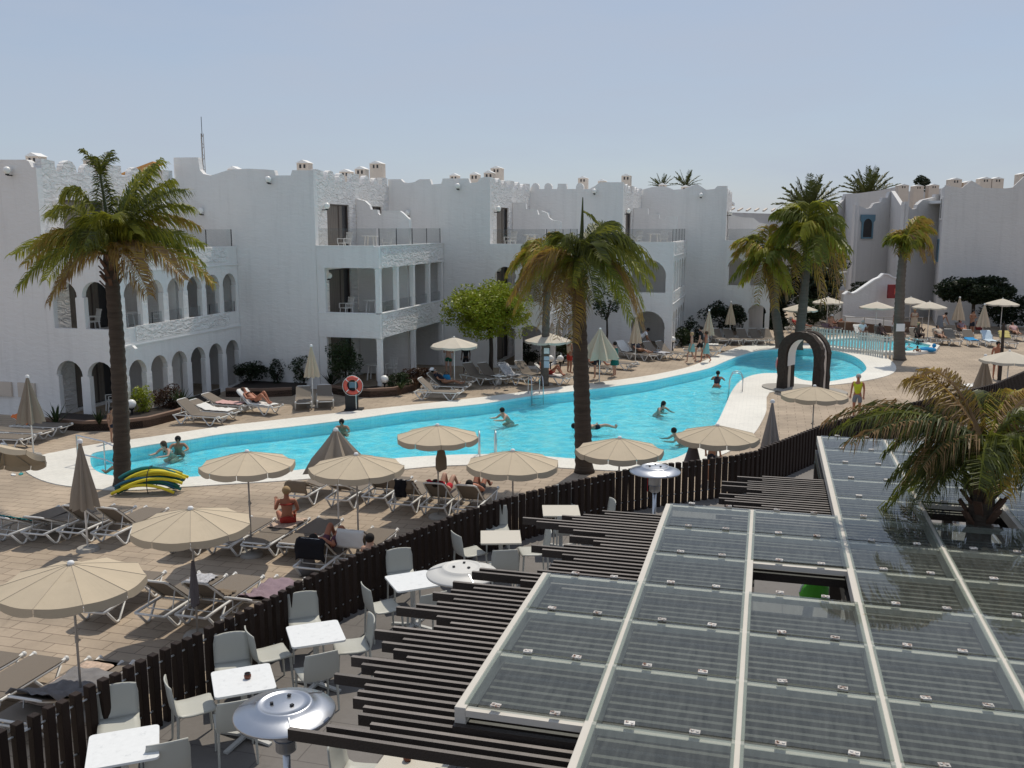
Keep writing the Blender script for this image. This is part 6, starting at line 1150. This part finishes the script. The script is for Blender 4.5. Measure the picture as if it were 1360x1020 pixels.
def sw(lb, x, y, rz, sk, hair, cl, depth=-.34, **k): p = U(x, y, -.09); return person(lb, V((p.x, p.y, depth)), R(rz), 'swim', sk, hair, cl, **k)
SWG = 'swimmers in the pool'
sw('woman swimmer with wet blond hair in the left pool end', 218, 603, 150, 'skin_pale', 'hair_brown', [('bikini', 'cloth_aqua')], female=True, long_hair=True); sw('man with dark hair chest-deep in the left pool end', 237, 596, -160, 'skin_tan', 'hair_dark', [])
sw('dark-haired swimmer near the far edge by the lifebuoy stand', 454, 569, 180, 'skin_tan', 'hair_dark', [], depth=-.42); sw('bare-chested swimmer looking sideways below the pale palm trunk', 667, 556, 120, 'skin_pale', 'hair_dark', []); sw('dark-haired woman swimming right of the middle palm trunk', 881, 544, -140, 'skin_pale', 'hair_dark', [('bikini', 'cloth_black')], female=True, depth=-.42, long_hair=True)
sw('dark-haired swimmer near the pool corner parasol', 895, 581, 100, 'skin_pale', 'hair_dark', [], depth=-.42); sw('woman in dark swimsuit standing tallest in the water before the stone arch', 953, 511, -20, 'skin_red', 'hair_dark', [('vest', 'cloth_navy')], female=True, depth=-.12); sw('swimmer half hidden behind the left palm trunk', 155, 625, 60, 'skin_tan', 'hair_dark', [], depth=-.34)
p = U(788, 567, -.09); o = person('swimmer floating on the back right of the middle palm trunk', V((p.x, p.y, -.2)), R(-80), 'lieflat', 'skin_pale', 'hair_dark', [('trunks', 'cloth_navy')])
st('man walking on the far paving behind the left palm trunk', 151, 588, -120, 'stand', 'skin_tan', 'hair_dark', [('trunks', 'cloth_navy')], h=1.2)
st('man in white shirt and dark shorts standing right of the middle palm trunk', 793, 503, 10, 'arms', 'skin_pale', 'hair_dark', [('shirt', 'cloth_white'), ('shorts', 'cloth_navy')], h=1.78); st('woman in a dark green beach dress beside the man in white', 816, 500, 60, 'stand', 'skin_pale', 'hair_dark', [('dress', 'cloth_teal', .08)], female=True, h=1.66)
st('man with bare arms in a cream shirt left of the middle palm trunk', 756, 496, -60, 'wave', 'skin_tan', 'hair_dark', [('vest', 'cloth_cream'), ('shorts', 'cloth_red')], h=1.75); st('person in white bending over the dark loungers', 849, 472, -90, 'bend', 'skin_tan', 'hair_dark', [('shirt', 'cloth_white'), ('shorts', 'cloth_black')])
st('person walking with a turquoise towel round the waist, leading', 918, 482, 75, 'walk', 'skin_pale', 'hair_blond', [('skirt', 'cloth_aqua')], female=True, h=1.6); st('person in black walking between the two turquoise towels', 930, 478, 60, 'walk', 'skin_pale', 'hair_dark', [('shirt', 'cloth_black'), ('shorts', 'cloth_black')], h=1.8); st('person with a turquoise towel round the waist, following', 937, 482, 70, 'walk', 'skin_red', 'hair_brown', [('skirt', 'cloth_aqua', .0)], h=1.66, female=True)
st('grey-haired woman in a bright yellow top walking past the stone arch', 1137, 556, 150, 'stand', 'skin_red', 'hair_grey', [('vest', 'cloth_yellow'), ('shorts', 'cloth_grey')], female=True, h=1.66); st('bare-chested man standing behind the leaning dry pole', 1322, 503, 170, 'stand', 'skin_red', 'hair_dark', [('shorts', 'cloth_black')], h=1.75)
st('woman in a grey dress leaning over loungers at far right', 1247, 446, -70, 'bend', 'skin_tan', 'hair_dark', [('dress', 'cloth_grey', .1)], female=True); st('brown-skinned person standing by the stair wall parasol', 1119, 432, 60, 'stand', 'skin_dark', 'hair_dark', [('briefs', 'cloth_black')])
st('bare-chested man in green shorts under the tree parasol', 596, 500, 160, 'arms', 'skin_pale', 'hair_blond', [('trunks', 'cloth_green')]); st('dark figure seated in shade behind the tree parasol', 619, 497, 170, 'stand', 'skin_dark', 'hair_dark', [('shirt', 'cloth_black'), ('shorts', 'cloth_black')], h=1.5); st('person standing behind the fence under the pool corner parasol', 945, 640, -30, 'stand', 'skin_tan', 'hair_dark', [('trunks', 'cloth_navy')], h=1.5)
p, rz = on('d2', .42, .04, .05); person('sunburnt woman in a red bikini sitting on a lounger, back to the camera', p, rz + R(28), 'sit', 'skin_red', 'hair_blond', [('bikini', 'cloth_red'), ('briefs', 'cloth_red')], female=True, h=1.66)
sun_('d4', 'person lying on the black towel lounger with bent knees', 'knees', 'skin_red', 'hair_dark', [('trunks', 'cloth_purple')], -.05); p = U(488, 714, 1.12); person('dark-haired person with a bun behind the fence beside the white towel', V((p.x, p.y, .36)), R(-35), 'sit', 'skin_pale', 'hair_dark', [('bikini', 'cloth_black')], female=True, h=1.6)
sun_('e4', 'person lying beside the red towel with raised knees', 'knees', 'skin_pale', 'hair_dark', [('trunks', 'towel_red')], -.05); sun_('e5', 'person lying with one bent leg on the lounger by the fence', 'knees', 'skin_red', 'hair_dark', [('trunks', 'cloth_black')], .1); sun_('h3', 'woman lying with raised knees on a white towel by the hotel wall', 'knees', 'skin_red', 'hair_brown', [('bikini', 'cloth_black'), ('briefs', 'cloth_black')], female=True)
sun_('o0', 'person in red reclining near the far palm trunks', 'lie', 'skin_red', 'hair_grey', [('shirt', 'cloth_red')]); sun_('o2', 'person in a white cap sitting on the mauve towel', 'sit', 'skin_pale', 'hair_dark', [('hat', 'cloth_white'), ('briefs', 'cloth_purple')], .1); sun_('p1', 'dark sunbather in purple in the far right front row', 'lie', 'skin_dark', 'hair_dark', [('trunks', 'cloth_purple')], .05); sun_('p2', 'sunbather in white cap and dark red clothes beside the picket fence palm', 'sit', 'skin_pale', 'hair_dark', [('hat', 'cloth_white'), ('shirt', 'red_paint')], .1)
sun_('p3', 'dark-skinned sunbather sitting up under the right far parasol', 'sit', 'skin_dark', 'hair_blond', [('trunks', 'cloth_black')], .1, h=1.8); sun_('j1', 'person in white cap reclining in the group by the round tree', 'lie', 'skin_tan', 'hair_dark', [('hat', 'cloth_white'), ('shirt', 'cloth_navy')]); sun_('o3', 'sunburnt person lying on the yellow towel', 'knees', 'skin_red', 'hair_dark', [('briefs', 'cloth_navy')])
p = U(1218, 468, .1); person('child sitting in the paddling pool, dark hair', V((p.x, p.y, .02)), R(150), 'swim', 'skin_tan', 'hair_dark', [('trunks', 'cloth_red')], h=1.15); p = U(1207, 463, .1); person('small child in white sitting in the paddling pool', V((p.x, p.y, .02)), R(-120), 'swim', 'skin_pale', 'hair_grey', [('shirt', 'cloth_white')], h=1.0)
p = U(1232, 466, .1); t = thing('paddle_toy', 'blue inflatable toy floating in the paddling pool', 'toy', V((p.x, p.y, .12))); MB().tube([V((.35 * math.cos(a), .35 * math.sin(a), .06)) for a in [k * math.pi / 8 for k in range(16)]], .1, 8, closed=True).build('ring', 'towel_blue', t, True); MB().ball((.35, 0, .28), .12, 8, 6).build('head', 'towel_blue', t, True)

sun_('p4', 'sunbather in brown on the seat right of the dark-skinned sunbather', 'lie', 'skin_tan', 'hair_dark', [('shirt', 'cloth_cream')]); sun_('p0', 'pale sunbather sitting on the crumpled white towel', 'sit', 'skin_pale', 'hair_grey', [('shirt', 'cloth_white')], .2, female=True); sun_('q1', 'sunbather in mauve reclining behind the blue towel lounger', 'lie', 'skin_red', 'hair_brown', [('shirt', 'towel_mauve')]); sun_('q2', 'sunbather in pink reclining at the far right edge', 'lie', 'skin_tan', 'hair_dark', [('shirt', 'towel_pink')])
sun_('l3', 'dark-shirted person reclining left of the bending man', 'lie', 'skin_tan', 'hair_dark', [('shirt', 'cloth_navy')]); sun_('k4', 'sunbather lying on white towel between the middle palms', 'knees', 'skin_red', 'hair_dark', [('trunks', 'cloth_red')]); sun_('l0', 'sunbather lying behind the man in white and woman in green', 'knees', 'skin_red', 'hair_brown', [('briefs', 'cloth_black')], female=True)
st('woman in cream standing behind the far right front row', 1213, 444, 170, 'arms', 'skin_tan', 'hair_blond', [('dress', 'cloth_cream', .1)], female=True); st('standing person in dark red behind the picket fence palm', 1190, 447, 150, 'stand', 'skin_pale', 'hair_grey', [('shirt', 'red_paint'), ('shorts', 'cloth_navy')]); st('shirtless man standing by the folded parasols under the hedge', 1290, 446, 200, 'arms', 'skin_tan', 'hair_dark', [('shorts', 'cloth_navy')])
